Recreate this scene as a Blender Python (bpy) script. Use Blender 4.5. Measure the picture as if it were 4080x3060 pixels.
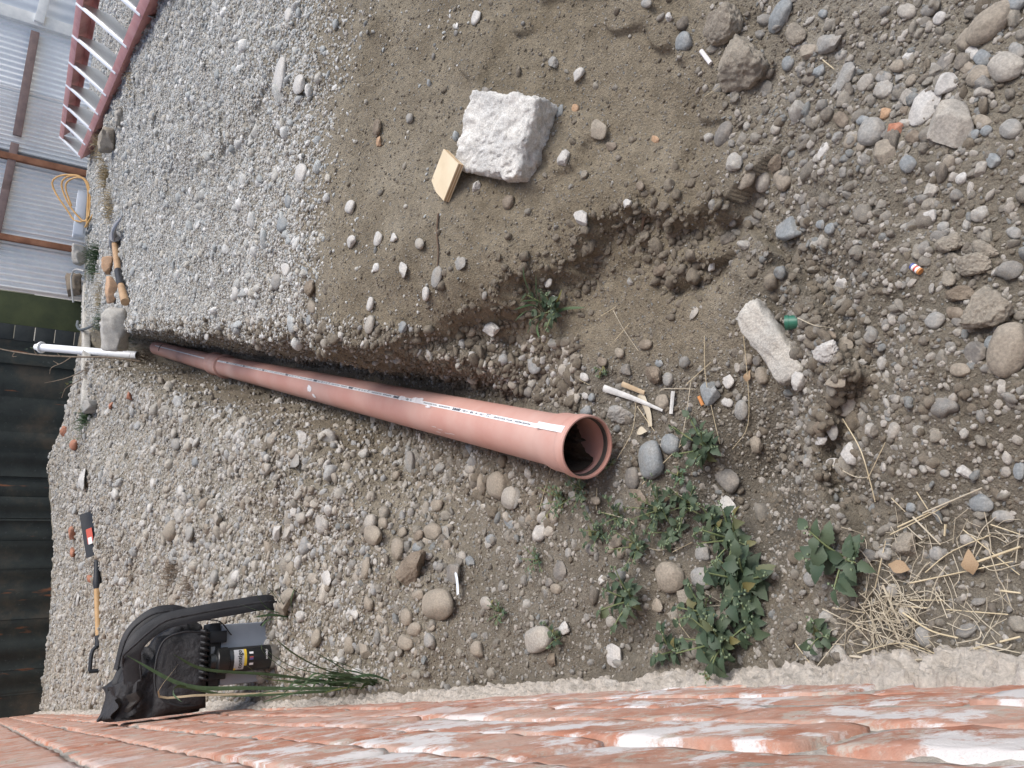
import bpy, math, random
import numpy as np
from mathutils import Vector, Matrix
random.seed(7); rng = np.random.default_rng(11)
sc = bpy.context.scene
for o in list(bpy.data.objects): bpy.data.objects.remove(o)

# ------------------------------------------------------------------ camera, sky, sun, exposure
FPX = 3000.0; PITCH = math.radians(33.1); ROLL = math.radians(7.3); CAMH = 1.05
Fw = np.array([0, math.cos(PITCH), -math.sin(PITCH)])
Ew = np.array([0, -math.sin(PITCH), -math.cos(PITCH)]); Rw = np.array([1.0, 0, 0])
CX = math.cos(ROLL)*Ew + math.sin(ROLL)*Rw
CY = -math.sin(ROLL)*Ew + math.cos(ROLL)*Rw
CP = np.array([0, 0, CAMH])
cam = bpy.data.cameras.new('camera'); camo = bpy.data.objects.new('camera', cam)
sc.collection.objects.link(camo)
cam.sensor_width = 36; cam.lens = 36*FPX/4080; cam.clip_start = 0.02; cam.clip_end = 400
M = Matrix.Identity(4)
for i in range(3):
    M[i][0] = CX[i]; M[i][1] = CY[i]; M[i][2] = -Fw[i]; M[i][3] = CP[i]
camo.matrix_world = M
sc.camera = camo
SUN_EL = math.radians(58); SUN_AZ = math.radians(92)        # azimuth from +Y towards +X
w = bpy.data.worlds.new('World'); sc.world = w; w.use_nodes = True
wn = w.node_tree; bg = wn.nodes['Background']
sky = wn.nodes.new('ShaderNodeTexSky'); sky.sky_type = 'NISHITA'; sky.sun_disc = False
sky.sun_elevation = SUN_EL; sky.sun_rotation = SUN_AZ
sky.air_density = 1.0; sky.dust_density = 3.0; sky.ozone_density = 1.0
wn.links.new(sky.outputs[0], bg.inputs[0]); bg.inputs[1].default_value = 0.105
sl = bpy.data.lights.new('sun', 'SUN'); sl.energy = 1.5; sl.angle = math.radians(36); sl.color = (1, 0.97, 0.92)
so = bpy.data.objects.new('sun', sl); sc.collection.objects.link(so)
d = Vector((math.sin(SUN_AZ)*math.cos(SUN_EL), math.cos(SUN_AZ)*math.cos(SUN_EL), math.sin(SUN_EL)))
so.rotation_euler = d.to_track_quat('Z', 'Y').to_euler(); so.location = (3, 4, 6)
sc.view_settings.view_transform = 'Standard'; sc.view_settings.look = 'None'
sc.view_settings.gamma = 1.0; sc.view_settings.exposure = 0.92
sc.render.engine = 'CYCLES'
sc.cycles.max_bounces = 6; sc.cycles.diffuse_bounces = 4; sc.cycles.glossy_bounces = 3

# ------------------------------------------------------------------ helpers
def ray(x, y): return (x-2040)/FPX*CX - (y-1530)/FPX*CY + Fw
def at_depth(x, y, dep): return CP + ray(x, y)*dep
def at_height(x, y, z):
    q = ray(x, y); return CP + q*((z-CAMH)/q[2])
def depth_of(P): return float((np.asarray(P)-CP) @ Fw)

def _h(ix, iy, iz, seed):
    n = (ix*374761393 + iy*668265263 + iz*2147483647 + seed*1274126177) & 0xffffffff
    n = ((n ^ (n >> 13))*1274126177) & 0xffffffff
    n = ((n ^ (n >> 16))*2246822519) & 0xffffffff
    return ((n ^ (n >> 15)) & 0xffff)/32767.5 - 1.0
def noise(p, seed=0):
    p = np.asarray(p, float); i = np.floor(p).astype(np.int64); f = p-i; u = f*f*(3-2*f); r = 0
    for dx in (0, 1):
        wx = u[..., 0] if dx else 1-u[..., 0]
        for dy in (0, 1):
            wy = u[..., 1] if dy else 1-u[..., 1]
            for dz in (0, 1):
                wz = u[..., 2] if dz else 1-u[..., 2]
                r = r + wx*wy*wz*_h(i[..., 0]+dx, i[..., 1]+dy, i[..., 2]+dz, seed)
    return r
def noise2(X, Y, s, seed=0, z=0.5):
    return noise(np.stack([X*s+31.7, Y*s+17.3, np.full_like(X, z)], -1), seed)
def sst(a, b, x):
    t = np.clip((x-a)/(b-a), 0, 1); return t*t*(3-2*t)

def mesh(name, V, Fc, smooth=True):
    me = bpy.data.meshes.new(name)
    V = np.asarray(V, float)
    me.from_pydata([tuple(v) for v in V] if len(V) < 5000 else V.tolist(), [], [tuple(int(i) for i in f) for f in Fc] if len(V) < 5000 else Fc)
    if smooth: me.polygons.foreach_set('use_smooth', [True]*len(me.polygons))
    me.update(); return me
def obj(name, me, mat=None, parent=None, loc=None):
    o = bpy.data.objects.new(name, me); sc.collection.objects.link(o)
    if mat is not None and me is not None and not me.materials: me.materials.append(mat)
    if parent is not None: o.parent = parent
    if loc is not None: o.location = loc
    return o
def tag(o, label=None, cat=None, group=None, kind=None):
    if label: o['label'] = label
    if cat: o['category'] = cat
    if group: o['group'] = group
    if kind: o['kind'] = kind
    return o
def thing(name, label, cat, loc=(0, 0, 0), group=None):
    o = bpy.data.objects.new(name, None); sc.collection.objects.link(o); o.location = loc
    o.empty_display_size = 0.05
    return tag(o, label, cat, group)

class MB:
    def __init__(s): s.V = []; s.F = []
    def add(s, V, Fc):
        n = len(s.V); s.V += [tuple(v) for v in V]; s.F += [tuple(i+n for i in f) for f in Fc]
    def box(s, c, e, ax=None, bev=0.0):
        c = np.asarray(c, float); ax = np.eye(3) if ax is None else np.asarray(ax, float); e = np.asarray(e, float)/2
        b = min(bev, e.min()*0.9)
        if b <= 0:
            P = [(sx, sy, sz) for sx in (-1, 1) for sy in (-1, 1) for sz in (-1, 1)]
            s.add([c + (np.array(p)*e) @ ax for p in P], [(0, 1, 3, 2), (4, 6, 7, 5), (0, 4, 5, 1), (2, 3, 7, 6), (0, 2, 6, 4), (1, 5, 7, 3)]); return
        bm = bmesh.new(); bmesh.ops.create_cube(bm, size=2)
        for v in bm.verts: v.co = Vector((v.co.x*e[0], v.co.y*e[1], v.co.z*e[2]))
        bmesh.ops.bevel(bm, geom=bm.edges[:], offset=b, segments=2, affect='EDGES', profile=0.6)
        bm.verts.index_update()
        s.add([c + np.array(v.co) @ ax for v in bm.verts], [[v.index for v in f.verts] for f in bm.faces]); bm.free()
    def tube(s, pts, rad, n=8, cap=True, flat=1.0, up=None):
        pts = np.asarray(pts, float); m = len(pts); rad = np.full(m, rad) if np.isscalar(rad) else np.asarray(rad)
        T = np.gradient(pts, axis=0); T /= np.linalg.norm(T, axis=1)[:, None]+1e-12
        u = np.array([0, 0, 1.0]) if up is None else np.asarray(up, float)
        if abs(T[0] @ u) > 0.95: u = np.array([1.0, 0.1, 0])
        V = []; prev = None
        for i in range(m):
            if prev is None: a = np.cross(T[i], u)
            else: a = prev - T[i]*(prev @ T[i])
            a /= np.linalg.norm(a)+1e-12; prev = a; b = np.cross(a, T[i])
            for k in range(n):
                t = 2*math.pi*k/n
                V.append(pts[i] + rad[i]*(math.cos(t)*a + math.sin(t)*b*flat))
        Fc = [(i*n+k, i*n+(k+1) % n, (i+1)*n+(k+1) % n, (i+1)*n+k) for i in range(m-1) for k in range(n)]
        if cap: Fc += [tuple(range(n))[::-1], tuple((m-1)*n+k for k in range(n))]
        s.add(V, Fc)
    def lathe(s, prof, o, ax, n=32, closed=False):
        o = np.asarray(o, float); ax = np.asarray(ax, float)/np.linalg.norm(ax)
        u = np.array([0, 0, 1.0]) if abs(ax[2]) < .9 else np.array([1.0, 0, 0])
        a = np.cross(ax, u); a /= np.linalg.norm(a); b = np.cross(ax, a); V = []
        for (t, r) in prof:
            for k in range(n):
                q = 2*math.pi*k/n; V.append(o + ax*t + r*(math.cos(q)*a + math.sin(q)*b))
        m = len(prof); Fc = [(i*n+k, i*n+(k+1) % n, (i+1)*n+(k+1) % n, (i+1)*n+k) for i in range(m-1) for k in range(n)]
        if closed: Fc += [tuple(range(n))[::-1], tuple((m-1)*n+k for k in range(n))]
        s.add(V, Fc)
    def build(s, name, mat, parent=None, smooth=True):
        V = np.array(s.V); o3 = np.zeros(3)
        if parent is not None: o3 = np.array(parent_world(parent))
        me = mesh(name, V-o3, s.F, smooth)
        if smooth:
            try: me.set_sharp_from_angle(angle=math.radians(40))
            except Exception: pass
        return obj(name, me, mat, parent)
import bmesh
def parent_world(p):
    l = np.array(p.location)
    while p.parent is not None: p = p.parent; l = l + np.array(p.location)
    return l
def build_at(mb, name, mat, loc, smooth=True):
    V = np.array(mb.V) - np.asarray(loc); me = mesh(name, V, mb.F, smooth)
    if smooth: me.set_sharp_from_angle(angle=math.radians(40))
    return obj(name, me, mat, None, tuple(loc))
def curve(P, n=24):
    P = np.asarray(P, float); m = len(P); out = []
    if m < 3: return np.array([P[0]+(P[-1]-P[0])*t for t in np.linspace(0, 1, n)])
    Q = np.vstack([2*P[0]-P[1], P, 2*P[-1]-P[-2]])
    for t in np.linspace(0, m-1, n):
        i = min(int(t), m-2); f = t-i; a, b, c, e = Q[i], Q[i+1], Q[i+2], Q[i+3]
        out.append(0.5*((2*b)+(-a+c)*f+(2*a-5*b+4*c-e)*f*f+(-a+3*b-3*c+e)*f**3))
    return np.array(out)

# ------------------------------------------------------------------ materials
def lin(c):
    return tuple((x/12.92 if x <= .04045 else ((x+.055)/1.055)**2.4) for x in c)
def nt(name):
    m = bpy.data.materials.new(name); m.use_nodes = True; t = m.node_tree
    return m, t, t.nodes['Principled BSDF'], t.nodes.new, t.links.new
def ramp(t, stops, fac):
    r = t.nodes.new('ShaderNodeValToRGB'); e = r.color_ramp.elements
    while len(e) < len(stops): e.new(0.5)
    for k, (p, c) in enumerate(stops): e[k].position = p; e[k].color = (*c, 1)
    t.links.new(fac, r.inputs[0]); return r.outputs[0]
def tex(t, scale, detail=4, rough=0.6, coord='Object', kind='ShaderNodeTexNoise'):
    tc = t.nodes.new('ShaderNodeTexCoord'); n = t.nodes.new(kind)
    n.inputs['Scale'].default_value = scale
    if 'Detail' in n.inputs: n.inputs['Detail'].default_value = detail
    if 'Roughness' in n.inputs: n.inputs['Roughness'].default_value = rough
    t.links.new(tc.outputs[coord], n.inputs['Vector']); return n
def mixc(t, a, b, fac, mode='MIX'):
    m = t.nodes.new('ShaderNodeMix'); m.data_type = 'RGBA'; m.blend_type = mode
    for v, s in ((a, 6), (b, 7), (fac, 0)):
        if hasattr(v, 'is_output'): t.links.new(v, m.inputs[s])
        elif s == 0: m.inputs[0].default_value = v
        else: m.inputs[s].default_value = (*v, 1)
    return m.outputs[2]
def bump(t, bs, h, strength=0.4, dist=0.002):
    b = t.nodes.new('ShaderNodeBump'); b.inputs['Strength'].default_value = strength; b.inputs['Distance'].default_value = dist
    t.links.new(h, b.inputs['Height']); t.links.new(b.outputs[0], bs.inputs['Normal'])
def simple(name, c1, c2=None, scale=20, rough=0.7, bmp=0.0, bdist=0.002, metal=0.0, lo=.35, hi=.65, bscale=None):
    m, t, bs, nn, ll = nt(name); bs.inputs['Roughness'].default_value = rough; bs.inputs['Metallic'].default_value = metal
    n = tex(t, scale, 5); ll(ramp(t, [(lo, c1), (hi, c2 or c1)], n.outputs['Fac']), bs.inputs['Base Color'])
    if bmp:
        n2 = tex(t, bscale or scale*2.5, 5); bump(t, bs, n2.outputs['Fac'], bmp, bdist)
    return m

def stone_material(name, cols, rough=0.85, dust=(.235, .205, .17), dustamt=0.35, perinst=False, bmp=.35):
    m, t, bs, nn, ll = nt(name); bs.inputs['Roughness'].default_value = rough
    oi = nn('ShaderNodeObjectInfo'); n1 = tex(t, 1.6 if perinst else 18, 4)
    if len(cols) > 1:
        r = nn('ShaderNodeValToRGB'); r.color_ramp.interpolation = 'CONSTANT' if len(cols) > 5 else 'LINEAR'; e = r.color_ramp.elements
        while len(e) < len(cols): e.new(.5)
        for k, c in enumerate(cols): e[k].position = k/len(cols); e[k].color = (*c, 1)
        ll(oi.outputs['Random'], r.inputs[0]); base = r.outputs[0]
    else: base = cols[0]
    var = ramp(t, [(.3, (.72, .72, .72)), (.7, (1.18, 1.16, 1.12))], n1.outputs['Fac'])
    base = mixc(t, base, var, 1.0, 'MULTIPLY')
    n2 = tex(t, 2.2 if perinst else 30, 5, .7)
    base = mixc(t, base, dust, ramp(t, [(.45, (0, 0, 0)), (.62, (dustamt,)*3)], n2.outputs['Fac']))
    n3 = tex(t, 9 if perinst else 260, 3, .7)
    base = mixc(t, base, ramp(t, [(.35, (.7, .7, .7)), (.65, (1.25, 1.25, 1.25))], n3.outputs['Fac']), .7, 'MULTIPLY')
    ll(base, bs.inputs['Base Color'])
    bump(t, bs, n3.outputs['Fac'], bmp, .25 if perinst else .0025)
    return m
GREYS = [(.46, .47, .455), (.54, .55, .545), (.37, .40, .41), (.48, .47, .435), (.60, .61, .60), (.42, .44, .445), (.50, .48, .43), (.45, .48, .485), (.70, .705, .695), (.49, .49, .465)]
TANS = [(.225, .212, .186), (.19, .177, .152), (.26, .247, .22), (.245, .243, .233), (.20, .216, .22), (.29, .272, .235), (.255, .25, .236), (.165, .148, .125), (.41, .40, .375), (.205, .187, .16)]  # near pebbles darkened too, in place of the building's shade over them
MAT = {}
MAT['pebble_grey'] = stone_material('pebble_grey', GREYS, perinst=True, dustamt=.25, dust=(.33, .30, .26))
MIXS = [(.40, .385, .35), (.50, .49, .465), (.33, .34, .345), (.38, .345, .295), (.55, .54, .52), (.32, .295, .255), (.45, .42, .37), (.39, .40, .40), (.30, .26, .21), (.44, .43, .41)]
MAT['pebble_mix'] = stone_material('pebble_mix', MIXS, perinst=True, dustamt=.45, dust=(.30, .27, .23))
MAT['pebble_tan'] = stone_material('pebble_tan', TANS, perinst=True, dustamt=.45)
MAT['crumb'] = stone_material('soil_crumb', [(.16, .136, .103), (.185, .160, .125), (.138, .117, .09), (.205, .180, .145), (.168, .145, .113)], perinst=True, dustamt=.2, rough=.95)
MAT['crumb_grey'] = stone_material('soil_crumb_grey', [(.36, .335, .30), (.42, .40, .37), (.31, .285, .25), (.45, .43, .40), (.37, .35, .32)], perinst=True, dustamt=.2, rough=.95)
STC = {'g': (.29, .29, .28), 'w': (.50, .495, .48), 't': (.29, .258, .212), 'b': (.235, .258, .272), 'd': (.19, .182, .17), 'n': (.20, .165, .128), 'r': (.36, .155, .095), 'o': (.42, .27, .165), 'p': (.36, .342, .31)}
for k, c in STC.items():
    MAT['st_'+k] = stone_material('stone_'+k, [c], dustamt=.5 if k in 'tngd' else .28)
MAT['clod'] = stone_material('earth_clod', [(.19, .155, .118)], dustamt=.3, rough=.95, bmp=.8)
MAT['clodg'] = stone_material('gritty_clod', [(.27, .245, .205)], dustamt=.3, rough=.95, bmp=.9)

def soil_material():
    m, t, bs, nn, ll = nt('soil'); bs.inputs['Roughness'].default_value = .95
    at = nn('ShaderNodeAttribute'); at.attribute_name = 'soil'
    n1 = tex(t, 9, 6, .65); n2 = tex(t, 60, 5, .7); n3 = tex(t, 420, 4, .75); v = tex(t, 170, kind='ShaderNodeTexVoronoi')
    br = ramp(t, [(.3, (.155, .125, .083)), (.5, (.215, .180, .126)), (.72, (.278, .238, .174))], n1.outputs['Fac'])
    gr = ramp(t, [(.3, (.28, .262, .222)), (.5, (.35, .335, .295)), (.72, (.43, .42, .385))], n1.outputs['Fac'])
    base = mixc(t, br, gr, at.outputs['Fac'])
    a2 = nn('ShaderNodeAttribute'); a2.attribute_name = 'floor_soil_shade'
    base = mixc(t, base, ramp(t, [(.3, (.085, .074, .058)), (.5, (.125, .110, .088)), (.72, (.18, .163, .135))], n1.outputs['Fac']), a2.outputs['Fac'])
    base = mixc(t, base, ramp(t, [(.3, (.75, .75, .75)), (.7, (1.22, 1.22, 1.22))], n2.outputs['Fac']), 1.0, 'MULTIPLY')
    base = mixc(t, base, ramp(t, [(.3, (.6, .6, .6)), (.7, (1.35, 1.35, 1.33))], n3.outputs['Fac']), .8, 'MULTIPLY')
    ll(base, bs.inputs['Base Color'])
    a = nn('ShaderNodeMath'); a.operation = 'ADD'; ll(n2.outputs['Fac'], a.inputs[0]); ll(n3.outputs['Fac'], a.inputs[1])
    b = nn('ShaderNodeMath'); b.operation = 'SUBTRACT'; ll(a.outputs[0], b.inputs[0]); ll(v.outputs['Distance'], b.inputs[1])
    bump(t, bs, b.outputs[0], .7, .006)
    return m
MAT['soil'] = soil_material()

# ------------------------------------------------------------------ the wall's line and the fence's line
WA = math.radians(23.6); W0 = np.array([-.516, .973, 0.0])
WD = np.array([-math.sin(WA), math.cos(WA), 0]); WN = np.array([math.cos(WA), math.sin(WA), 0])
F0 = np.array([-3.80, 8.10, 0.0]); _fa = math.atan(.19)
FD = np.array([math.cos(_fa), math.sin(_fa), 0]); FN = np.array([math.sin(_fa), -math.cos(_fa), 0])
def on_fence(x, y, off=0.0):
    q = ray(x, y); tt = ((F0+FN*off-CP) @ FN)/(q @ FN); P = CP+q*tt
    return (P-F0) @ FD, P[2], P

# ------------------------------------------------------------------ terrain
CTRL = [  # photo pixel and ground height there
 (650, 0, .63), (800, 0, .57), (1000, 0, .50), (1280, 0, .42), (1600, 0, .32), (2000, 0, .21), (2400, 0, .13), (2900, 0, .08), (3500, 0, .07), (4080, 0, .07),
 (520, 250, .68), (420, 450, .70), (390, 640, .66), (700, 400, .55), (1000, 500, .475), (1280, 600, .41), (1600, 600, .30), (1900, 550, .21), (2300, 500, .11), (2800, 500, .05), (3300, 500, .06), (4080, 500, .07),
 (420, 850, .62), (480, 950, .53), (560, 1100, .48), (700, 900, .49), (1000, 1000, .44), (1280, 1100, .39), (1550, 1100, .32), (1800, 1100, .24), (2000, 1000, .19), (2250, 850, .13), (2500, 700, .09), (2350, 1100, .055), (2700, 1000, .04), (3100, 1000, .03),
 (640, 1300, .45), (1020, 1390, .395), (1300, 1420, .365), (1500, 1440, .325), (1640, 1480, .28), (1850, 1300, .21), (2050, 1180, .15),
 (1800, 1480, .12), (1950, 1380, .09), (2100, 1350, .045), (2200, 1550, .03), (2500, 1500, .015), (2900, 1400, .0), (3150, 1300, -.01), (3400, 1150, .075), (3700, 1100, .09), (4080, 1100, .09),
 (3120, 1500, -.02), (3350, 1500, .06), (3700, 1600, .085), (4080, 1700, .085), (2900, 1800, -.045), (3120, 1900, -.115), (3350, 1950, .03), (3700, 2000, .055), (4080, 2200, .06),
 (420, 1250, .52), (330, 1120, .585), (300, 1560, .555), (350, 1680, .575), (470, 1540, .50), (600, 1560, .43), (800, 1600, .35), (1050, 1620, .24), (1300, 1690, .20), (1500, 1740, .155), (1750, 1820, .10), (2000, 1950, .06), (2300, 2050, .025),
 (300, 1750, .66), (195, 1850, .73), (205, 1960, .69), (260, 2060, .60), (380, 1850, .60), (420, 2000, .55), (390, 2200, .50), (300, 2250, .53), (230, 2200, .58), (200, 2400, .555), (190, 2650, .53), (185, 2850, .52),
 (550, 1750, .47), (600, 2000, .46), (560, 2250, .43), (400, 2500, .47), (390, 2700, .46), (600, 2550, .41), (800, 1900, .38), (900, 2150, .34), (900, 2350, .32), (850, 2650, .33), (1095, 2560, .27), (1150, 2200, .265), (1200, 1950, .265), (1200, 2650, .25),
 (1450, 2000, .20), (1500, 2250, .195), (1500, 2550, .18), (1750, 2150, .14), (1800, 2500, .12), (2000, 2300, .09), (2050, 2600, .075), (2400, 2300, .03), (2500, 2600, .02), (2900, 2300, -.02), (2900, 2580, -.005), (3200, 2300, .0), (3300, 2600, .02), (3700, 2400, .04), (3700, 2620, .03), (4080, 2600, .045)]
_P = np.array([at_height(*c) for c in CTRL]); _PX = _P[:, :2]; _PZ = _P[:, 2]
extra = np.array([[-4.2, 8.0, .52], [-4.5, 10, .52], [0, 10, .62], [2.2, 9.4, .74], [3.2, 8, .76], [3.2, 5, .72], [2.6, 3, .55], [1.9, 1.6, .35], [1.5, .5, .15], [1.2, -.4, .08], [0, -.6, .08], [-.3, -.3, .06], [-1.2, .8, .03], [-2.4, 3, .3], [.1, .2, .085]])
_PX = np.vstack([_PX, extra[:, :2]]); _PZ = np.r_[_PZ, extra[:, 2]]
def _wp(xy):   # warp so that spacing of control points is even
    return np.stack([xy[:, 0]/(0.5+np.abs(xy[:, 1])*.35+.2), np.log(np.maximum(xy[:, 1], -.7)+1.0)*2.2], 1)
_W = _wp(_PX); _n = len(_W)
_K = np.linalg.norm(_W[:, None]-_W[None], axis=2) + np.eye(_n)*-0.02
_A = np.block([[_K, np.ones((_n, 1)), _W], [np.ones((1, _n)), np.zeros((1, 3))], [_W.T, np.zeros((2, 3))]])
_sol = np.linalg.solve(_A, np.r_[_PZ, 0, 0, 0])
def _rbf(X, Y):
    sh = X.shape; q = _wp(np.stack([X.ravel(), Y.ravel()], 1)); out = np.empty(len(q))
    for i in range(0, len(q), 40000):
        b = q[i:i+40000]; k = np.linalg.norm(b[:, None]-_W[None], axis=2)
        out[i:i+40000] = k @ _sol[:_n] + _sol[_n] + b @ _sol[_n+1:]
    return out.reshape(sh)
GX0, GX1, GY0, GY1, GS = -5.0, 4.0, -0.6, 10.4, 0.03
_gx = np.arange(GX0, GX1+GS, GS); _gy = np.arange(GY0, GY1+GS, GS)
_G = _rbf(*np.meshgrid(_gx, _gy))
def bilerp(X, Y):
    a = np.clip((X-GX0)/GS, 0, len(_gx)-1.001); b = np.clip((Y-GY0)/GS, 0, len(_gy)-1.001)
    i = a.astype(int); j = b.astype(int); u = a-i; v = b-j
    return (_G[j, i]*(1-u)+_G[j, i+1]*u)*(1-v) + (_G[j+1, i]*(1-u)+_G[j+1, i+1]*u)*v
PIPE_X = -0.105
def _line(px, z): return np.array([at_height(x, y, z)[:2] for x, y in px])
SCARPS = [(_line([(1660, 1500), (1800, 1420), (1900, 1320), (2060, 1240), (2110, 1110), (2210, 1080), (2330, 900), (2480, 830), (2560, 880), (2680, 850), (2760, 760)], .13), .040, .16, 1),
          (_line([(3060, 1010), (3230, 1160), (3290, 1330), (3430, 1480), (3330, 1640), (3260, 1800), (3330, 1960)], .05), .035, .14, -1),
          (_line([(2560, 1000), (2640, 1110), (2760, 1040)], .05), .022, .08, 1),
          (_line([(900, 2020), (1000, 1960), (1150, 1900), (1350, 1940), (1500, 1860)], .26), .035, .22, -1)]
def scarp_dz(X, Y):
    sh = X.shape; P = np.stack([X.ravel(), Y.ravel()], 1); dz = np.zeros(len(P))
    jx = .020*noise2(P[:, 0], P[:, 1], 18, 100)+.016*noise2(P[:, 0], P[:, 1], 42, 101)+.009*noise2(P[:, 0], P[:, 1], 95, 103)+.03*noise2(P[:, 0], P[:, 1], 5, 102)
    for L, h, fade, sg in SCARPS:
        m = (P[:, 0] > L[:, 0].min()-fade) & (P[:, 0] < L[:, 0].max()+fade) & (P[:, 1] > L[:, 1].min()-fade) & (P[:, 1] < L[:, 1].max()+fade)
        if not m.any(): continue
        Q = P[m]; best = np.full(len(Q), 9.0); sd = np.zeros(len(Q))
        for a, b in zip(L[:-1], L[1:]):
            ab = b-a; t = np.clip(((Q-a) @ ab)/(ab @ ab), 0, 1); v = Q-(a+t[:, None]*ab); dd = np.linalg.norm(v, axis=1); s_ = np.sign(ab[0]*v[:, 1]-ab[1]*v[:, 0])
            k = dd < best; best[k] = dd[k]; sd[k] = (dd*s_)[k]
        x = sd*sg+jx[m]
        up = h*.5*sst(-.012, .014, x)*sst(fade, .02, np.abs(x)); dn = -h*.7*sst(.014, -.012, x)*sst(fade, .01, np.abs(x))
        dz[m] += up+dn
    return dz.reshape(sh)
def ground_z(X, Y):
    X = np.asarray(X, float); Y = np.asarray(Y, float)
    z = bilerp(X, Y)
    far = np.clip(Y/2.5, .5, 2.2)
    # scarps: steps in the brown slope and near the camera
    n1 = noise2(X, Y, 2.2, 1); n2 = noise2(X, Y, 6, 2); n3 = noise2(X, Y, 15, 3); n4 = noise2(X, Y, 38, 4); n5 = noise2(X, Y, 90, 5)
    lump = n1*.024 + n2*.017 + n3*.010 + n4*.0042*(1+.5*n2) + n5*.0022
    brown = brown_mask(X, Y)
    z = z + lump*np.where(Y < 1.9, .85, 1.1)*(1-.45*brown)
    lf = sst(-.17, -.45, X)*sst(1.3, 2.2, Y)*sst(7.5, 5.0, Y)
    z = z + lf*(.042*noise2(X, Y, 1.7, 6)+.026*noise2(X, Y, 3.7, 7))
    z = z + .05*np.exp(-((X+.33)/.11)**2)*sst(1.5, 2.3, Y)*sst(6.8, 6.0, Y)*(1+.5*noise2(X*0, Y, 2.0, 8))
    # crumbling clumps with sharp lower edges
    c = noise2(X, Y, 8, 9) + .5*noise2(X, Y, 19, 10)
    z = z + sst(.35, .5, c)*.016*sst(.15, -.3, noise2(X, Y, 1.3, 12))
    z = z + scarp_dz(X, Y)
    # trench round the pipe
    jit = .03*noise2(X*0, Y, 3.1, 20) + .02*noise2(X, Y, 11, 21) + .012*noise2(X, Y, 30, 22)
    ex = X-PIPE_X
    rag = .035*noise2(X, Y, 7, 23)+.022*noise2(X, Y, 17, 24)+.012*noise2(X, Y, 45, 25)
    jit = jit + rag*sst(3.2, 2.0, Y)
    aR = .082+.8*jit; aL = .085+jit+.10*sst(2.4, 1.6, Y)
    wR = .07+.05*sst(1.7, 1.3, Y); wL = .09+.25*sst(2.4, 1.6, Y)
    wall = np.where(ex > 0, sst(aR, aR+wR, ex), sst(aL, aL+wL, -ex))
    wall = np.maximum(wall, sst(7.25, 7.55, Y+.3*jit)); wall = np.maximum(wall, sst(1.5, 1.1, Y))
    fl = .036 + .006*n3 + .003*n4 + .25*sst(6.75, 7.15, Y)
    z = np.where(z > fl, fl + (z-fl)*wall, z)
    return z
def brown_mask(X, Y):
    # the bare brown slope between the gravel and the floor of the dig
    e = 2.05+.10*(X-.2)+.14*noise2(X, Y, 2.0, 30)+.07*noise2(X, Y, 7, 31)
    m = sst(e+.16, e-.22, Y)*sst(.02, .12, X+.03*noise2(X, Y, 5, 32))
    return m*sst(.78, 1.02, Y-.10*(X-.3)+.08*noise2(X, Y, 4, 33))
def soil_grey(X, Y):
    g = .30+.20*noise2(X, Y, 1.4, 40)
    g = np.maximum(g, sst(2.1, 2.9, Y)*np.where(X > -.1, .85, .55))
    br = brown_mask(X, Y)
    g = g*(1-br) + br*(.05+.1*noise2(X, Y, 4, 41))
    tr = sst(.22, .12, np.abs(X-PIPE_X))*sst(1.3, 1.9, Y); g = g*(1-.7*tr)
    e = sst(1.05, .75, Y); g = g*(1-e)+e*(.32+.2*noise2(X, Y, 2.5, 42))
    dk = sst(.26, .12, np.hypot((X+.12)/1.2, (Y-.88))+.05*noise2(X, Y, 6, 43))   # less grey in the hollow in front of the pipe
    return np.clip(g*(1-dk), 0, 1)
def floor_soil_shade(X, Y):   # darker floor soil, with the building's shade put into its colour
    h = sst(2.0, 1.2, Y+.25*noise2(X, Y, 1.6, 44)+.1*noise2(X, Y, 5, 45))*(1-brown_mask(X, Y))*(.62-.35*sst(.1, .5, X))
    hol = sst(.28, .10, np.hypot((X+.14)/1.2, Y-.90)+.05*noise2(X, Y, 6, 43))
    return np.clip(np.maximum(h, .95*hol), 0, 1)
def hit(x, y, start=.3):
    q = ray(x, y); tt = np.linspace(start, 14, 2600); P = CP[None]+q[None]*tt[:, None]
    dz = P[:, 2]-ground_z(P[:, 0], P[:, 1]); k = np.argmax(dz < 0)
    if dz[k] >= 0: k = len(tt)-1
    a, b = tt[max(k-1, 0)], tt[k]; f = dz[max(k-1, 0)]/(dz[max(k-1, 0)]-dz[k]+1e-9); t1 = a+(b-a)*f
    return CP+q*t1, t1
def gz(x, y): return float(ground_z(np.array([x]), np.array([y]))[0])

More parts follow.
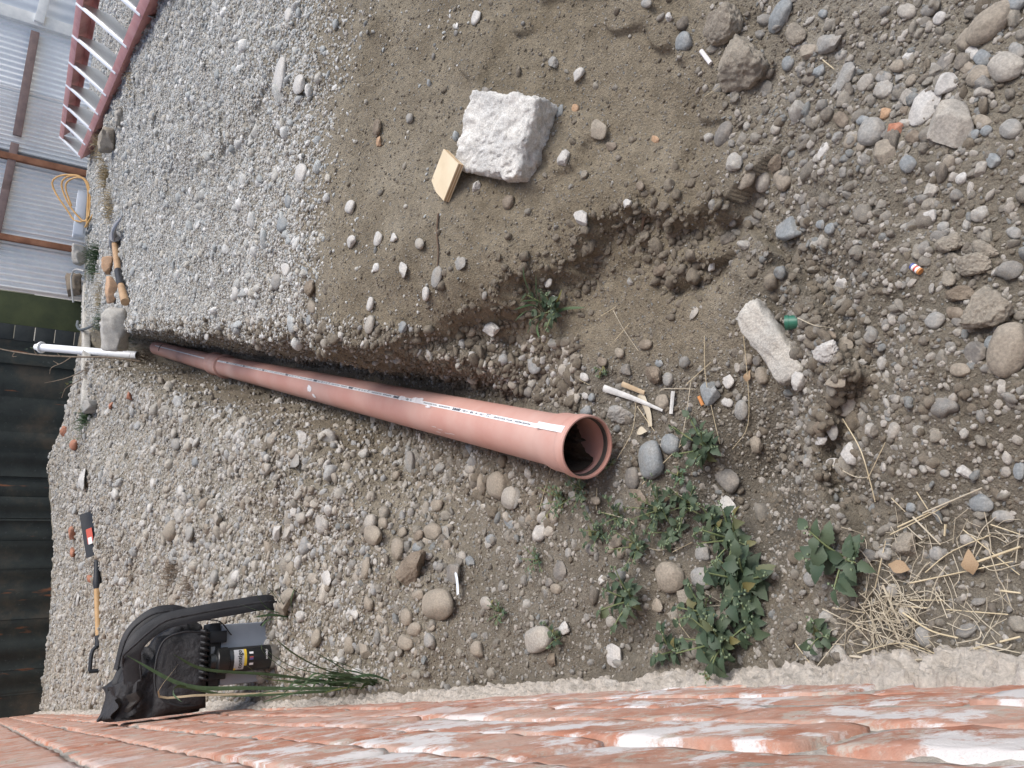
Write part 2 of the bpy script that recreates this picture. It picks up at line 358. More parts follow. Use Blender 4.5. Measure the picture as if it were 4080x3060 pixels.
def make_ground():
    NR, NC = 640, 720
    k = 2.75/(NR-1); Yr = (.24+.35)*np.exp(np.arange(NR)*k*1.035)-.35
    Yr = np.r_[[-8, -4, -2, -1, -.5, -.25, -.1, .02, .12, .19], Yr, [11, 14, 20, 35, 60]]
    s = np.linspace(0, 1, NC); rows = []
    for y in Yr:
        yc = min(max(y, 0), 10); l = -(.62+.45*yc); r = .72+.42*yc
        rows.append(np.r_[[-60, -25, -10, min(-6, l-.4)], l+(r-l)*s, [max(5, r+.3), 10, 25, 60]])
    X = np.array(rows); Y = np.repeat(Yr[:, None], X.shape[1], 1)
    Z = ground_z(X.ravel(), Y.ravel()).reshape(X.shape)
    nr, nc = X.shape; V = np.stack([X, Y, Z], -1).reshape(-1, 3)
    idx = np.arange(nr*nc).reshape(nr, nc)
    Fq = np.stack([idx[:-1, :-1], idx[:-1, 1:], idx[1:, 1:], idx[1:, :-1]], -1).reshape(-1, 4)
    me = bpy.data.meshes.new('ground')
    me.vertices.add(len(V)); me.vertices.foreach_set('co', V.ravel())
    me.loops.add(Fq.size); me.loops.foreach_set('vertex_index', Fq.ravel().astype(np.int32))
    me.polygons.add(len(Fq)); me.polygons.foreach_set('loop_start', np.arange(0, Fq.size, 4, dtype=np.int32))
    me.polygons.foreach_set('use_smooth', np.ones(len(Fq), bool)); me.update(calc_edges=True)
    a = me.attributes.new('soil', 'FLOAT', 'POINT'); a.data.foreach_set('value', soil_grey(V[:, 0], V[:, 1]).astype(np.float32))
    a = me.attributes.new('floor_soil_shade', 'FLOAT', 'POINT'); a.data.foreach_set('value', floor_soil_shade(V[:, 0], V[:, 1]).astype(np.float32))
    o = obj('ground', me, MAT['soil']); o['kind'] = 'structure'
make_ground()

# ------------------------------------------------------------------ loose gravel nobody could count
def pebble_tree(name, mat, rough, sub=2, nvar=7, amp=.5):
    t = bpy.data.node_groups.new(name, 'GeometryNodeTree')
    t.interface.new_socket('Geometry', in_out='INPUT', socket_type='NodeSocketGeometry')
    t.interface.new_socket('Geometry', in_out='OUTPUT', socket_type='NodeSocketGeometry')
    N = t.nodes.new; L = t.links.new
    gi = N('NodeGroupInput'); go = N('NodeGroupOutput'); jn = N('GeometryNodeJoinGeometry')
    for i in range(nvar):
        ic = N('GeometryNodeMeshIcoSphere'); ic.inputs['Radius'].default_value = 1; ic.inputs['Subdivisions'].default_value = sub
        sp = N('GeometryNodeSetPosition'); nz = N('ShaderNodeTexNoise'); nz.noise_dimensions = '4D'
        nz.inputs['W'].default_value = i*3.7+1; nz.inputs['Scale'].default_value = rough; nz.inputs['Detail'].default_value = 1.5
        po = N('GeometryNodeInputPosition'); L(po.outputs[0], nz.inputs['Vector'])
        su = N('ShaderNodeVectorMath'); su.operation = 'SUBTRACT'; su.inputs[1].default_value = (.5, .5, .5)
        L(nz.outputs['Color'], su.inputs[0])
        ml = N('ShaderNodeVectorMath'); ml.operation = 'SCALE'; ml.inputs['Scale'].default_value = amp*2
        L(su.outputs[0], ml.inputs[0]); L(ic.outputs['Mesh'], sp.inputs['Geometry']); L(ml.outputs[0], sp.inputs['Offset'])
        ss = N('GeometryNodeSetShadeSmooth'); L(sp.outputs[0], ss.inputs['Geometry'])
        sm = N('GeometryNodeSetMaterial'); sm.inputs['Material'].default_value = mat; L(ss.outputs[0], sm.inputs['Geometry'])
        g2 = N('GeometryNodeGeometryToInstance'); L(sm.outputs[0], g2.inputs[0]); L(g2.outputs[0], jn.inputs[0])
    ip = N('GeometryNodeInstanceOnPoints'); L(gi.outputs[0], ip.inputs['Points']); L(jn.outputs[0], ip.inputs['Instance'])
    ip.inputs['Pick Instance'].default_value = True
    for nm, ty, sk in (('pick', 'INT', 'Instance Index'), ('rot', 'FLOAT_VECTOR', 'Rotation'), ('scl', 'FLOAT_VECTOR', 'Scale')):
        na = N('GeometryNodeInputNamedAttribute'); na.data_type = ty; na.inputs['Name'].default_value = nm
        out = [s for s in na.outputs if s.enabled and s.name == 'Attribute'][0]
        if sk == 'Rotation':
            er = N('FunctionNodeEulerToRotation'); L(out, er.inputs[0]); out = er.outputs[0]
        L(out, ip.inputs[sk])
    L(ip.outputs[0], go.inputs[0]); return t
def scatter(name, P, R, mat, label, cat, rough=1.15, sub=2, amp=.62, flat=(.45, .9)):
    n = len(P); me = bpy.data.meshes.new(name); me.vertices.add(n)
    P = P.copy(); S = np.stack([R*rng.uniform(.75, 1.35, n), R*rng.uniform(.65, 1.1, n), R*rng.uniform(*flat, n)], 1)
    P[:, 2] += S[:, 2]*rng.uniform(-.40, .40, n)
    me.vertices.foreach_set('co', P.astype(np.float32).ravel())
    rot = np.stack([rng.normal(0, .35, n), rng.normal(0, .35, n), rng.uniform(0, 6.28, n)], 1)
    for nm, ty, arr, key in (('rot', 'FLOAT_VECTOR', rot, 'vector'), ('scl', 'FLOAT_VECTOR', S, 'vector'), ('pick', 'INT', rng.integers(0, 7, n), 'value')):
        a = me.attributes.new(nm, ty, 'POINT'); a.data.foreach_set(key, arr.astype(np.int32 if ty == 'INT' else np.float32).ravel())
    o = obj(name, me, mat); m = o.modifiers.new('stones', 'NODES'); m.node_group = pebble_tree(name, mat, rough, sub, 7, amp)
    return tag(o, label, cat, kind='stuff')
def sample(n, y0, y1):
    # even by area over the visible fan of ground
    Y = rng.uniform(y0, y1, n*3); wdt = 1.3+.87*Y
    Y = Y[rng.uniform(0, (1.3+.87*y1), n*3) < wdt][:n]
    X = -(.45+.45*Y) + rng.uniform(0, 1, len(Y))*(1.1+.84*Y)
    ok = (np.stack([X, Y], 1)-W0[:2]) @ WN[:2] > .03
    return X[ok], Y[ok]
def area(y0, y1): return 1.1*(y1-y0)+.42*(y1*y1-y0*y0)
def zone_w(X, Y):
    br = brown_mask(X, Y)
    grav = sst(1.72, 2.35, Y-.10*(X-.2)+.18*noise2(X, Y, 3, 50)+.08*noise2(X, Y, 9, 51))*sst(-.02, .06, X)
    left = sst(-.16, -.26, X)*sst(1.5, 2.2, Y)
    near = np.clip(1-br-grav-left, 0, 1)
    return br, grav*(1-br), left, near
def field(dens, y0, y1, r0, r1, patch=.7, pw=2.0, seed=60):
    n = int(max(dens)*area(y0, y1)); X, Y = sample(n, y0, y1)
    zs = zone_w(X, Y); p = sum(z*dd for z, dd in zip(zs, dens))/max(dens)
    pn = .5+.5*noise2(X, Y, 3.2, seed)+.35*noise2(X, Y, 9, seed+1)
    p = p*((1-patch)+patch*np.clip(pn*1.5, 0, 1.6))
    tr = sst(.09, .03, np.abs(X-PIPE_X))*(Y > 1.2)*(Y < 6.8); p = p*(1-.9*tr)
    k = rng.uniform(0, 1, len(X)) < p; X, Y = X[k], Y[k]
    R = r0*(r1/r0)**(rng.uniform(0, 1, len(X))**pw)
    return np.stack([X, Y, ground_z(X, Y)], 1), R
def cat2(*a): return np.vstack([x[0] for x in a]), np.concatenate([x[1] for x in a])
# densities per square metre on: brown slope, gravel bank, left mound, near floor
def side(PR, f):
    P, R = PR; k = f(P[:, 0], P[:, 1]); return P[k], R[k]
def in_grav(X, Y): return (X > -.02) & (Y > 1.95)
def in_left(X, Y): return (X < -.12) & (Y > 1.75)
a = field((350, 17000, 0, 0), 1.6, 9.2, .0028, .0062, .35); b = field((60, 1500, 0, 0), 1.6, 9.2, .006, .012, .6, seed=66); c = field((4, 170, 0, 0), 1.6, 9.2, .013, .026, .6, seed=69)
scatter('bank_gravel', *cat2(a, b, c), MAT['pebble_grey'], 'pale grey gravel covering the upper bank beside the trench', 'gravel')
a = field((0, 0, 7500, 0), 1.4, 8.2, .0035, .008, .6); b = field((0, 0, 1500, 0), 1.4, 8.2, .008, .016, .8, seed=72); c = field((0, 0, 200, 0), 1.4, 8.2, .015, .033, .8, seed=75)
scatter('mound_gravel', *cat2(a, b, c), MAT['pebble_mix'], 'mixed pebbles covering the spoil mound between trench and brick wall', 'gravel')
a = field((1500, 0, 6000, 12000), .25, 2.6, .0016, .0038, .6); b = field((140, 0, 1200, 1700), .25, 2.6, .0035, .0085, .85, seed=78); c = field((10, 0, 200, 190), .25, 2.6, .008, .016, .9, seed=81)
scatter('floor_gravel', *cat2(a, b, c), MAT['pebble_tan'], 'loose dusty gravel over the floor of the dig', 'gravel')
a = field((3600, 0, 6000, 9000), .25, 2.4, .0018, .0042, .85, seed=84); b = field((160, 0, 300, 500), .25, 2.4, .004, .010, .95, seed=87)
scatter('soil_crumbs', *cat2(a, b), MAT['crumb'], 'brown crumbs of loose earth over slope and dig floor', 'soil', rough=1.6, amp=.7)
a = field((0, 5000, 2200, 2000), .25, 8.0, .003, .007, .6, seed=90)
def pile(n, box, r0, r1):
    P = []
    while len(P) < n:
        x, y = rng.uniform(box[0], box[1]), rng.uniform(box[2], box[3])
        if (x, y) and noise(np.array([x*6, y*6, .3]), 130) > rng.uniform(-.6, .6): P.append((x, y))
    P = np.array(P); R = r0*(r1/r0)**(rng.uniform(0, 1, n)**1.8); return np.stack([P[:, 0], P[:, 1], ground_z(P[:, 0], P[:, 1])], 1), R
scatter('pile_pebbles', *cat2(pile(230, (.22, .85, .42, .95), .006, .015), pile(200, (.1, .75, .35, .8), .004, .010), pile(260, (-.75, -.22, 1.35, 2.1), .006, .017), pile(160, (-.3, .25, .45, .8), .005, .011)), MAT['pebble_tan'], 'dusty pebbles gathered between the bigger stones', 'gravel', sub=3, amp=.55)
def scarp_pts(n, r0, r1, sp):
    P = []
    for L, h, fade, sg in SCARPS[:3]:
        seg = np.linalg.norm(np.diff(L, axis=0), axis=1); m = int(n*seg.sum()); t = rng.uniform(0, seg.sum(), m); c = np.r_[0, np.cumsum(seg)]; k = np.clip(np.searchsorted(c, t)-1, 0, len(seg)-1)
        P.append(L[k]+(L[k+1]-L[k])*((t-c[k])/seg[k])[:, None]+rng.normal(0, sp, (m, 2)))
    P = np.vstack(P); R = r0*(r1/r0)**(rng.uniform(0, 1, len(P))**2.2); return np.stack([P[:, 0], P[:, 1], ground_z(P[:, 0], P[:, 1])], 1), R
scatter('broken_clods', *cat2(scarp_pts(900, .0025, .010, .022), scarp_pts(120, .007, .017, .03)), MAT['crumb'], 'broken clods along the crumbling edges in the earth', 'soil', rough=1.6, amp=.75)
def trench_edge(n, r0, r1, x0, x1):
    Y = 1.3+(5.9)*rng.uniform(0, 1, n)**1.6; X = PIPE_X+rng.choice([1, 1, -1], n)*rng.uniform(x0, x1, n); R = r0*(r1/r0)**(rng.uniform(0, 1, n)**2)
    return np.stack([X, Y, ground_z(X, Y)], 1), R
scatter('trench_crumbs', *cat2(trench_edge(9000, .003, .009, .07, .20), trench_edge(1500, .007, .018, .08, .22)), MAT['crumb'], 'earth crumbs and clods on the cut sides of the trench', 'soil', rough=1.5, amp=.7)
scatter('trench_pebbles', *cat2(trench_edge(3500, .003, .008, .08, .22), trench_edge(500, .007, .018, .09, .22)), MAT['pebble_mix'], 'pebbles sticking out of the cut sides of the trench', 'gravel')
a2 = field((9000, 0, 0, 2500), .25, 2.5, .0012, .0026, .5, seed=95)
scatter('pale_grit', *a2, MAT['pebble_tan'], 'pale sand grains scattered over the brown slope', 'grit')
scatter('grey_grit', *a, MAT['crumb_grey'], 'grey grit lying between the pebbles', 'grit', rough=1.6, amp=.7)

# ------------------------------------------------------------------ brick wall
def brick_material():
    m, t, bs, nn, ll = nt('brick'); bs.inputs['Roughness'].default_value = .9
    oi = nn('ShaderNodeObjectInfo'); n1 = tex(t, 9, 5, .6, 'Generated')
    tc = nn('ShaderNodeTexCoord'); geo = nn('ShaderNodeNewGeometry')
    base = ramp(t, [(0, (.46, .19, .12)), (.35, (.50, .225, .145)), (.7, (.49, .24, .165)), (1, (.54, .28, .20))], oi.outputs['Random'])
    def wn_(scale, det=5, rough=.65):
        n = nn('ShaderNodeTexNoise'); n.inputs['Scale'].default_value = scale; n.inputs['Detail'].default_value = det; n.inputs['Roughness'].default_value = rough
        ll(geo.outputs['Position'], n.inputs['Vector']); return n.outputs['Fac']
    base = mixc(t, base, ramp(t, [(.3, (.7, .66, .62)), (.7, (1.15, 1.15, 1.15))], wn_(45)), 1.0, 'MULTIPLY')
    base = mixc(t, base, (.56, .40, .33), ramp(t, [(.40, (0, 0, 0)), (.62, (.8, .8, .8))], wn_(10)))       # dusty film
    base = mixc(t, base, (.50, .46, .40), ramp(t, [(.52, (0, 0, 0)), (.62, (.85, .85, .85))], wn_(26, 6, .75)))   # mortar smears
    sep = nn('ShaderNodeSeparateXYZ'); ll(geo.outputs['Position'], sep.inputs[0])
    mr = nn('ShaderNodeMapRange'); mr.inputs[1].default_value = 1.5; mr.inputs[2].default_value = .85; ll(sep.outputs[1], mr.inputs[0])
    e = nn('ShaderNodeMath'); e.operation = 'MULTIPLY'; ll(mr.outputs[0], e.inputs[0])
    ll(ramp(t, [(.50, (0, 0, 0)), (.565, (1, 1, 1))], wn_(9, 7, .72)), e.inputs[1])
    base = mixc(t, base, (.72, .69, .68), e.outputs[0])     # white lime bloom on the near bricks
    ll(base, bs.inputs['Base Color'])
    bump(t, bs, wn_(110, 7, .75), .7, .005)
    return m
def mortar_material():
    m, t, bs, nn, ll = nt('mortar'); bs.inputs['Roughness'].default_value = .95
    n1 = tex(t, 20, 6, .7); n2 = tex(t, 220, 5, .75)
    c = ramp(t, [(.3, (.40, .36, .31)), (.55, (.51, .465, .41)), (.75, (.63, .595, .545))], n1.outputs['Fac'])
    c = mixc(t, c, ramp(t, [(.3, (.7, .7, .7)), (.7, (1.2, 1.2, 1.2))], n2.outputs['Fac']), 1.0, 'MULTIPLY')
    ll(c, bs.inputs['Base Color']); bump(t, bs, n2.outputs['Fac'], .8, .006); return m
MAT['brick'] = brick_material(); MAT['mortar'] = mortar_material()
def rough_box(lx, ly, lz, nx, ny, nz, r, seed, amp):
    # box of grid faces with worn corners; local x along, y out, z up
    V = []; F = []; idx = {}
    def vid(i, j, k):
        if (i, j, k) not in idx:
            idx[(i, j, k)] = len(V); V.append(((i/nx-.5)*lx, (j/ny-.5)*ly, (k/nz-.5)*lz))
        return idx[(i, j, k)]
    for i in range(nx):
        for k in range(nz):
            for j in (0, ny): F.append([vid(i, j, k), vid(i+1, j, k), vid(i+1, j, k+1), vid(i, j, k+1)][::1 if j == 0 else -1])
        for j in range(ny):
            for k in (0, nz): F.append([vid(i, j, k), vid(i, j+1, k), vid(i+1, j+1, k), vid(i+1, j, k)][::1 if k == 0 else -1])
    for j in range(ny):
        for k in range(nz):
            for i in (0, nx): F.append([vid(i, j, k), vid(i, j, k+1), vid(i, j+1, k+1), vid(i, j+1, k)][::1 if i == 0 else -1])
    V = np.array(V); h = np.array([lx, ly, lz])/2
    c = np.clip(V, -(h-r), h-r); dv = V-c; ln = np.linalg.norm(dv, axis=1)[:, None]
    V = np.where(ln > 1e-9, c+dv/np.maximum(ln, 1e-9)*np.minimum(ln, r*1.15), V)
    P = V+seed*7.1
    V = V + amp*np.stack([noise(P*30, seed+k)+.6*noise(P*80, seed+9+k) for k in range(3)], 1)
    return V, F
def brick_wall():
    wroot = thing('brick_wall', 'old salmon brick wall with smeared mortar along the bottom edge of the photo', 'wall', tuple(W0+WD*0))
    BL, BH, JT = .385, .104, .017
    var = []
    for s_ in range(8):
        V, Fc = rough_box(BL*(1.03-.015*(s_ % 3)), .10, BH*(1.03-.05*(s_ % 2)), 24, 5, 9, .0075, s_+1, .0021)
        me = mesh('brick', V, Fc); me.materials.append(MAT['brick']); var.append(me)
    rot = math.atan2(WD[1], WD[0]); fr = MB(); cnt = 0
    for c_ in range(-1, 15):
        z = -.045 + c_*(BH+JT)
        off = (.5 if c_ % 2 else 0)*(BL+JT)
        for k in range(-5, 32):
            sdist = k*(BL+JT)+off+random.uniform(-.008, .008)-.1
            if sdist > 8.0: continue
            P = W0+WD*sdist
            if z+BH < gz(P[0]+.05, P[1])-.02 or z > 1.12: continue
            jn = random.uniform(-.0025, .0025)
            if sdist < 3.6 and cnt < 298:
                o = bpy.data.objects.new('brick', random.choice(var)); sc.collection.objects.link(o); o.parent = wroot
                o.location = tuple(P-W0 - WN*(.05-jn) + np.array([0, 0, z+BH/2+random.uniform(-.003, .003)]))
                o.rotation_euler = (random.uniform(-.03, .012), random.uniform(-.006, .006), rot + random.uniform(-.004, .004)); cnt += 1
            else:
                fr.box(P-WN*(.05-jn)+np.array([0, 0, z+BH/2]), (BL, .10, BH), np.array([WD, WN, [0, 0, 1]]), .006)
    o = fr.build('far_bricks', MAT['brick'], wroot); o['kind'] = 'stuff'
    # mortar between the bricks: one rough recessed sheet with thickness
    ns, nz = 760, 230; S = -1.5+(9.7)*np.linspace(0, 1, ns)**1.5; Zm = np.linspace(-.15, 1.25, nz)
    SS, ZZ = np.meshgrid(S, Zm, indexing='ij')
    cz = ((ZZ+.045-BH-JT/2)/(BH+JT)); fz = np.abs(cz-np.round(cz))
    rec = -.0065 + .004*noise2(SS, ZZ, 9, 70)+.0035*noise2(SS, ZZ, 35, 71)+.003*noise2(SS, ZZ, 90, 72)
    rec = np.minimum(rec-.002+.004*sst(.1, .6, noise2(SS*.35, ZZ, 22, 73)), -.002)
    V = (W0+SS[..., None]*WD+np.array([0, 0, 1.0])*ZZ[..., None]+WN*rec[..., None]).reshape(-1, 3)
    idx = np.arange(ns*nz).reshape(ns, nz)
    Fq = np.stack([idx[:-1, :-1], idx[1:, :-1], idx[1:, 1:], idx[:-1, 1:]], -1).reshape(-1, 4)
    mb = MB(); mb.V = V.tolist(); mb.F = Fq.tolist(); mb.build('mortar', MAT['mortar'], wroot)
    core = MB(); core.box(W0+WD*3.35-WN*.135+np.array([0, 0, 1.2]), (9.6, .14, 2.8), np.array([WD, WN, [0, 0, 1]])); core.build('wall_core', MAT['mortar'], wroot, False)
    # rough mortar foot spreading onto the ground
    ns, nz = 2000, 34; S = -1.4+9.4*np.linspace(0, 1, ns)**1.5; T = np.linspace(0, 1, nz); SS, TT = np.meshgrid(S, T, indexing='ij')
    base = W0+SS[..., None]*WD; gzv = ground_z(base[..., 0]+.06, base[..., 1]+.03)
    wdt = .024+.016*sst(.2, -.5, SS)+.012*noise2(SS, SS*0, 3, 74)
    hgt = .055+.02*noise2(SS, SS*0, 2.2, 75)+.02*sst(.5, -.4, SS)
    out = -.012+(wdt+.012)*np.sqrt(np.clip(TT, 0, 1)); up = hgt*(1-TT)-.03*TT
    nn_ = .006*noise2(SS, TT*.08, 22, 76)+.006*noise2(SS, TT*.08, 60, 77)+.0065*noise2(SS, TT*.08, 130, 78)+.0035*noise2(SS, TT*.08, 300, 79)
    V = base+WN*(out+nn_)[..., None]+np.array([0, 0, 1.0])*(gzv+up+nn_*.8)[..., None]
    idx = np.arange(ns*nz).reshape(ns, nz); Fq = np.stack([idx[:-1, :-1], idx[:-1, 1:], idx[1:, 1:], idx[1:, :-1]], -1).reshape(-1, 4)
    mb = MB(); mb.V = V.reshape(-1, 3).tolist(); mb.F = Fq.tolist(); o = mb.build('mortar_footing', MAT['mortar'], wroot)
    tag(o, 'crumbly pale mortar at the foot of the wall')
brick_wall()

# ------------------------------------------------------------------ fences at the back
def metal_material(name, c1, c2, rough=.4, metal=.75, streak=True):
    m, t, bs, nn, ll = nt(name); bs.inputs['Roughness'].default_value = rough; bs.inputs['Metallic'].default_value = metal
    n = tex(t, 3.0, 5, .7); ll(ramp(t, [(.35, c1), (.65, c2)], n.outputs['Fac']), bs.inputs['Base Color'])
    return m
MAT['zinc'] = metal_material('galvanised_sheet', (.74, .77, .80), (.86, .88, .90), .32, .5)
MAT['zinc_pale'] = metal_material('pale_sheet', (.80, .84, .87), (.88, .91, .93), .5, .05)
MAT['zinc_blue'] = metal_material('blue_grey_sheet', (.55, .60, .67), (.62, .66, .72), .55, .1)
MAT['rust_post'] = simple('rusty_post', (.20, .085, .045), (.34, .16, .09), 9, .8, .3)
MAT['brown_rail'] = simple('brown_rail', (.17, .12, .115), (.24, .17, .155), 12, .6, .2)
MAT['white_paint'] = simple('white_painted_steel', (.66, .68, .68), (.78, .79, .78), 14, .55, .1)
def black_sheet_material():
    m, t, bs, nn, ll = nt('blackened_sheet'); bs.inputs['Roughness'].default_value = .62
    n = tex(t, 2.6, 6, .7); n2 = tex(t, 7, 6, .8); n3 = tex(t, 30, 4, .7)
    c = ramp(t, [(.35, (.004, .008, .008)), (.52, (.014, .021, .019)), (.68, (.050, .042, .030))], n.outputs['Fac'])
    mp = nn('ShaderNodeMapping'); tc = nn('ShaderNodeTexCoord'); mp.inputs['Scale'].default_value = (9, 9, 1.5); ll(tc.outputs['Object'], mp.inputs[0])
    n4 = nn('ShaderNodeTexNoise'); n4.inputs['Scale'].default_value = 1.4; n4.inputs['Detail'].default_value = 5; ll(mp.outputs[0], n4.inputs['Vector'])
    c = mixc(t, c, (.20, .07, .025), ramp(t, [(.66, (0, 0, 0)), (.70, (.8, .8, .8))], n4.outputs['Fac']))
    c = mixc(t, c, (.10, .11, .11), ramp(t, [(.62, (0, 0, 0)), (.72, (.35, .35, .35))], n3.outputs['Fac']))
    ll(c, bs.inputs['Base Color']); bump(t, bs, n2.outputs['Fac'], .3, .01); return m
MAT['black_sheet'] = black_sheet_material()
MAT['olive'] = simple('mossy_board', (.034, .046, .022), (.070, .085, .036), 3.5, .85, .3, .004)
MAT['dark_block'] = simple('dark_block', (.020, .026, .028), (.036, .042, .042), 8, .9, .4, .004)
def corrugated(mb, s0, s1, z0, z1, pitch, amp, off=0.0, prof='sin', tilt=0.0):
    n = max(int((s1-s0)/pitch*8), 8); S = np.linspace(s0, s1, n); V = []
    for lay, th in ((0, 0), (1, -.002)):
        for zz, tl in ((z0, 0), (z1, tilt)):
            ph = 2*math.pi*S/pitch
            o_ = amp*np.sin(ph) if prof == 'sin' else amp*np.clip(2.2*np.sin(ph), -1, 1)
            P = F0+(S+tl)[:, None]*FD+FN*(off+th+o_)[:, None]+np.array([0, 0, zz]); V += P.tolist()
    F = []
    for l in (0, 1):
        b = l*2*n
        for i in range(n-1): F.append((b+i, b+i+1, b+n+i+1, b+n+i)[::1 if l == 0 else -1])
    for i in range(n-1): F += [(n+i, n+i+1, 3*n+i+1, 3*n+i), (i, 2*n+i, 2*n+i+1, i+1)]
    mb.add(V, F)
def sfen(x, y): return on_fence(x, y)[0]
fz = .35; ftop = 2.4
f1 = thing('corrugated_fence', 'shiny galvanised corrugated fence on rusty posts at the left edge of the photo', 'fence', tuple(F0+FD*5+np.array([0, 0, .5])))
sA = sfen(180, 118); sB = sfen(180, 395); sC = sfen(180, 640); sE = sfen(150, 960); sG = sfen(150, 1172)
for nm_, a_, b_, mt, p_, am in (('sheet', sB, sA, 'zinc_pale', .060, .010), ('sheet', sC-.03, sB+.04, 'zinc', .046, .010), ('sheet', sE-.03, sC+.02, 'zinc', .050, .012), ('sheet', sG, sE+.02, 'zinc', .058, .014)):
    mb = MB(); corrugated(mb, a_, b_, fz, ftop, p_, am, .0 if mt == 'zinc' else -.012); o = mb.build(nm_, MAT[mt], f1)
    if mt == 'zinc_pale': tag(o, 'milky pale corrugated sheet')
mb = MB(); corrugated(mb, sA+.05, sA+3.2, fz, ftop, .13, .006, -.02); tag(mb.build('sheet', MAT['zinc_blue'], f1), 'blue grey ribbed panel beside the white column')
AXF = np.array([FD, FN, [0, 0, 1]])
for (px, py, w_, mt) in ((300, 690, .062, 'rust_post'), (230, 988, .058, 'rust_post')):
    s_, z_, _ = on_fence(px, py); mb = MB(); mb.box(F0+FD*s_+FN*.05+np.array([0, 0, 1.4]), (w_, .05, 2.2), AXF, .004); mb.build('post', MAT[mt], f1)
    if px == 300:
        mb = MB(); mb.box(F0+FD*(s_+w_*.5+.018)+FN*.03+np.array([0, 0, 1.4]), (.035, .03, 2.2), AXF, .003); mb.build('post_channel', simple('dark_channel', (.05, .055, .065), (.08, .085, .095), 8, .5), f1)
s_, z_, _ = on_fence(120, 85); mb = MB(); mb.box(F0+FD*s_+FN*.04+np.array([0, 0, 1.4]), (.13, .07, 2.2), AXF, .006); tag(mb.build('post', MAT['white_paint'], f1), 'wide whitewashed column')
def rail(p, q, h, mt, off=.045):
    s1, z1, P1 = on_fence(*p, off); s2, z2, P2 = on_fence(*q, off); dv = P2-P1; L_ = np.linalg.norm(dv); dv /= L_
    up = np.array([0, 0, 1.0]); up = up-dv*(up @ dv); up /= np.linalg.norm(up)
    mb = MB(); mb.box((P1+P2)/2, (L_, .04, h), np.array([dv, np.cross(up, dv), up]), .003); return mb.build('rail', MAT[mt], f1)
rail((141, 128), (68, 540), .075, 'brown_rail'); rail((60, 572), (22, 760), .07, 'brown_rail'); rail((30, 720), (-28, 990), .07, 'brown_rail')
rail((155, 90), (200, -80), .085, 'white_paint', .09)

f2 = thing('blackened_fence', 'black weathered metal sheet fence with rust flecks behind the spoil mound', 'fence', tuple(F0+FD*2+np.array([0, 0, .5])))
cuts = [1360, 1450, 1590, 1720, 1810, 1895, 1985, 2070, 2160, 2260, 2360, 2460, 2560, 2660, 2760, 2930]
for i in range(len(cuts)-1):
    a_ = sfen(120, cuts[i+1]); b_ = sfen(120, cuts[i]); mb = MB()
    corrugated(mb, a_-.012, b_+.012, fz, ftop, (b_-a_)*1.02, .010, -.006*(i % 2)-.02, 'trap', 0); mb.build('sheet', MAT['black_sheet'], f2)
a_, b_ = sfen(120, 1300), sfen(120, 1172)
mb = MB(); mb.box(F0+FD*(a_+b_)/2-FN*.02+np.array([0, 0, 1.4]), (b_-a_, .03, 2.1), AXF, .004); tag(mb.build('board', MAT['olive'], f2), 'mossy olive board')
for z0 in np.arange(.45, 1.4, .17):
    mb = MB(); c_, d_ = sfen(120, 1362), sfen(120, 1300); mb.box(F0+FD*(c_+d_)/2-FN*.03+np.array([0, 0, z0+.083]), (d_-c_, .06, .162), AXF, .005); mb.build('block', MAT['dark_block'], f2)

# ------------------------------------------------------------------ red steel frame with zinc slats
MAT['red_steel'] = simple('red_oxide_steel', (.50, .23, .215), (.60, .32, .30), 10, .55, .1)
MAT['slat'] = metal_material('zinc_slat', (.62, .66, .70), (.74, .77, .80), .36, .4)
def red_frame():
    TP = [(310, 34), (297, 135), (285, 236), (274, 323), (262, 405), (252, 485), (240, 553)]; BT = [(510, 207), (476, 297), (440, 374), (408, 446), (378, 512), (351, 577), (325, 640)]; DP = np.linspace(4.5, 7.2, 7)
    B = [at_depth(*p, d_) for p, d_ in zip(BT, DP)]; T = [at_depth(*p, d_+.12) for p, d_ in zip(TP, DP)]
    def fit(P):
        c = np.mean(P, 0); u, s_, vt = np.linalg.svd(np.array(P)-c); v = vt[0]*np.sign(vt[0] @ (P[-1]-P[0])); return [c+v*((p-c) @ v) for p in P], v
    B, bv = fit(B); T, tv = fit(T); g = (B[0]-B[1]); h = (T[0]-T[1])
    for _ in range(2): B.insert(0, B[0]+g); T.insert(0, T[0]+h)
    root = thing('red_steel_frame', 'red steel frame with slanted zinc slats lying on the gravel bank', 'metal frame', tuple((B[0]+B[-1])/2))
    nr = np.cross(bv, T[3]-B[3]); nr /= np.linalg.norm(nr)
    if nr @ (CP-B[3]) < 0: nr = -nr
    for P, dv, sg in ((B, bv, 1), (T, tv, -1)):
        A0, A1 = P[0]-dv*.25, P[-1]+dv*.03; L_ = np.linalg.norm(A1-A0); c = (A0+A1)/2; ac = np.cross(nr, dv); ac /= np.linalg.norm(ac)
        if ac @ (T[3]-B[3])*sg < 0: ac = -ac
        fl = np.array([dv, ac, nr]); mb = MB(); mb.box(c-nr*.045, (L_, .006, .11), fl, .0015)
        mb.box(c+ac*.022*0+ac*.020+nr*.013, (L_, .050, .006), fl, .0015); mb.box(c+ac*.020-nr*.103, (L_, .050, .006), fl, .0015); mb.build('side_channel', MAT['red_steel'], root)
    for b, t_ in zip(B, T):
        ac = t_-b; W_ = np.linalg.norm(ac); ac /= W_; tl = bv*.80-nr*.60; tl = tl-ac*(tl @ ac); tl /= np.linalg.norm(tl); n2 = np.cross(tl, ac); fl = np.array([tl, ac, n2]); c = (b+t_)/2
        mb = MB(); mb.box(c+tl*.095-nr*.01, (.22, W_-.010, .005), fl, .001); mb.box(c-tl*.016+nr*.003, (.010, W_-.010, .024), fl, .002); mb.build('slat', MAT['slat'], root)
red_frame()

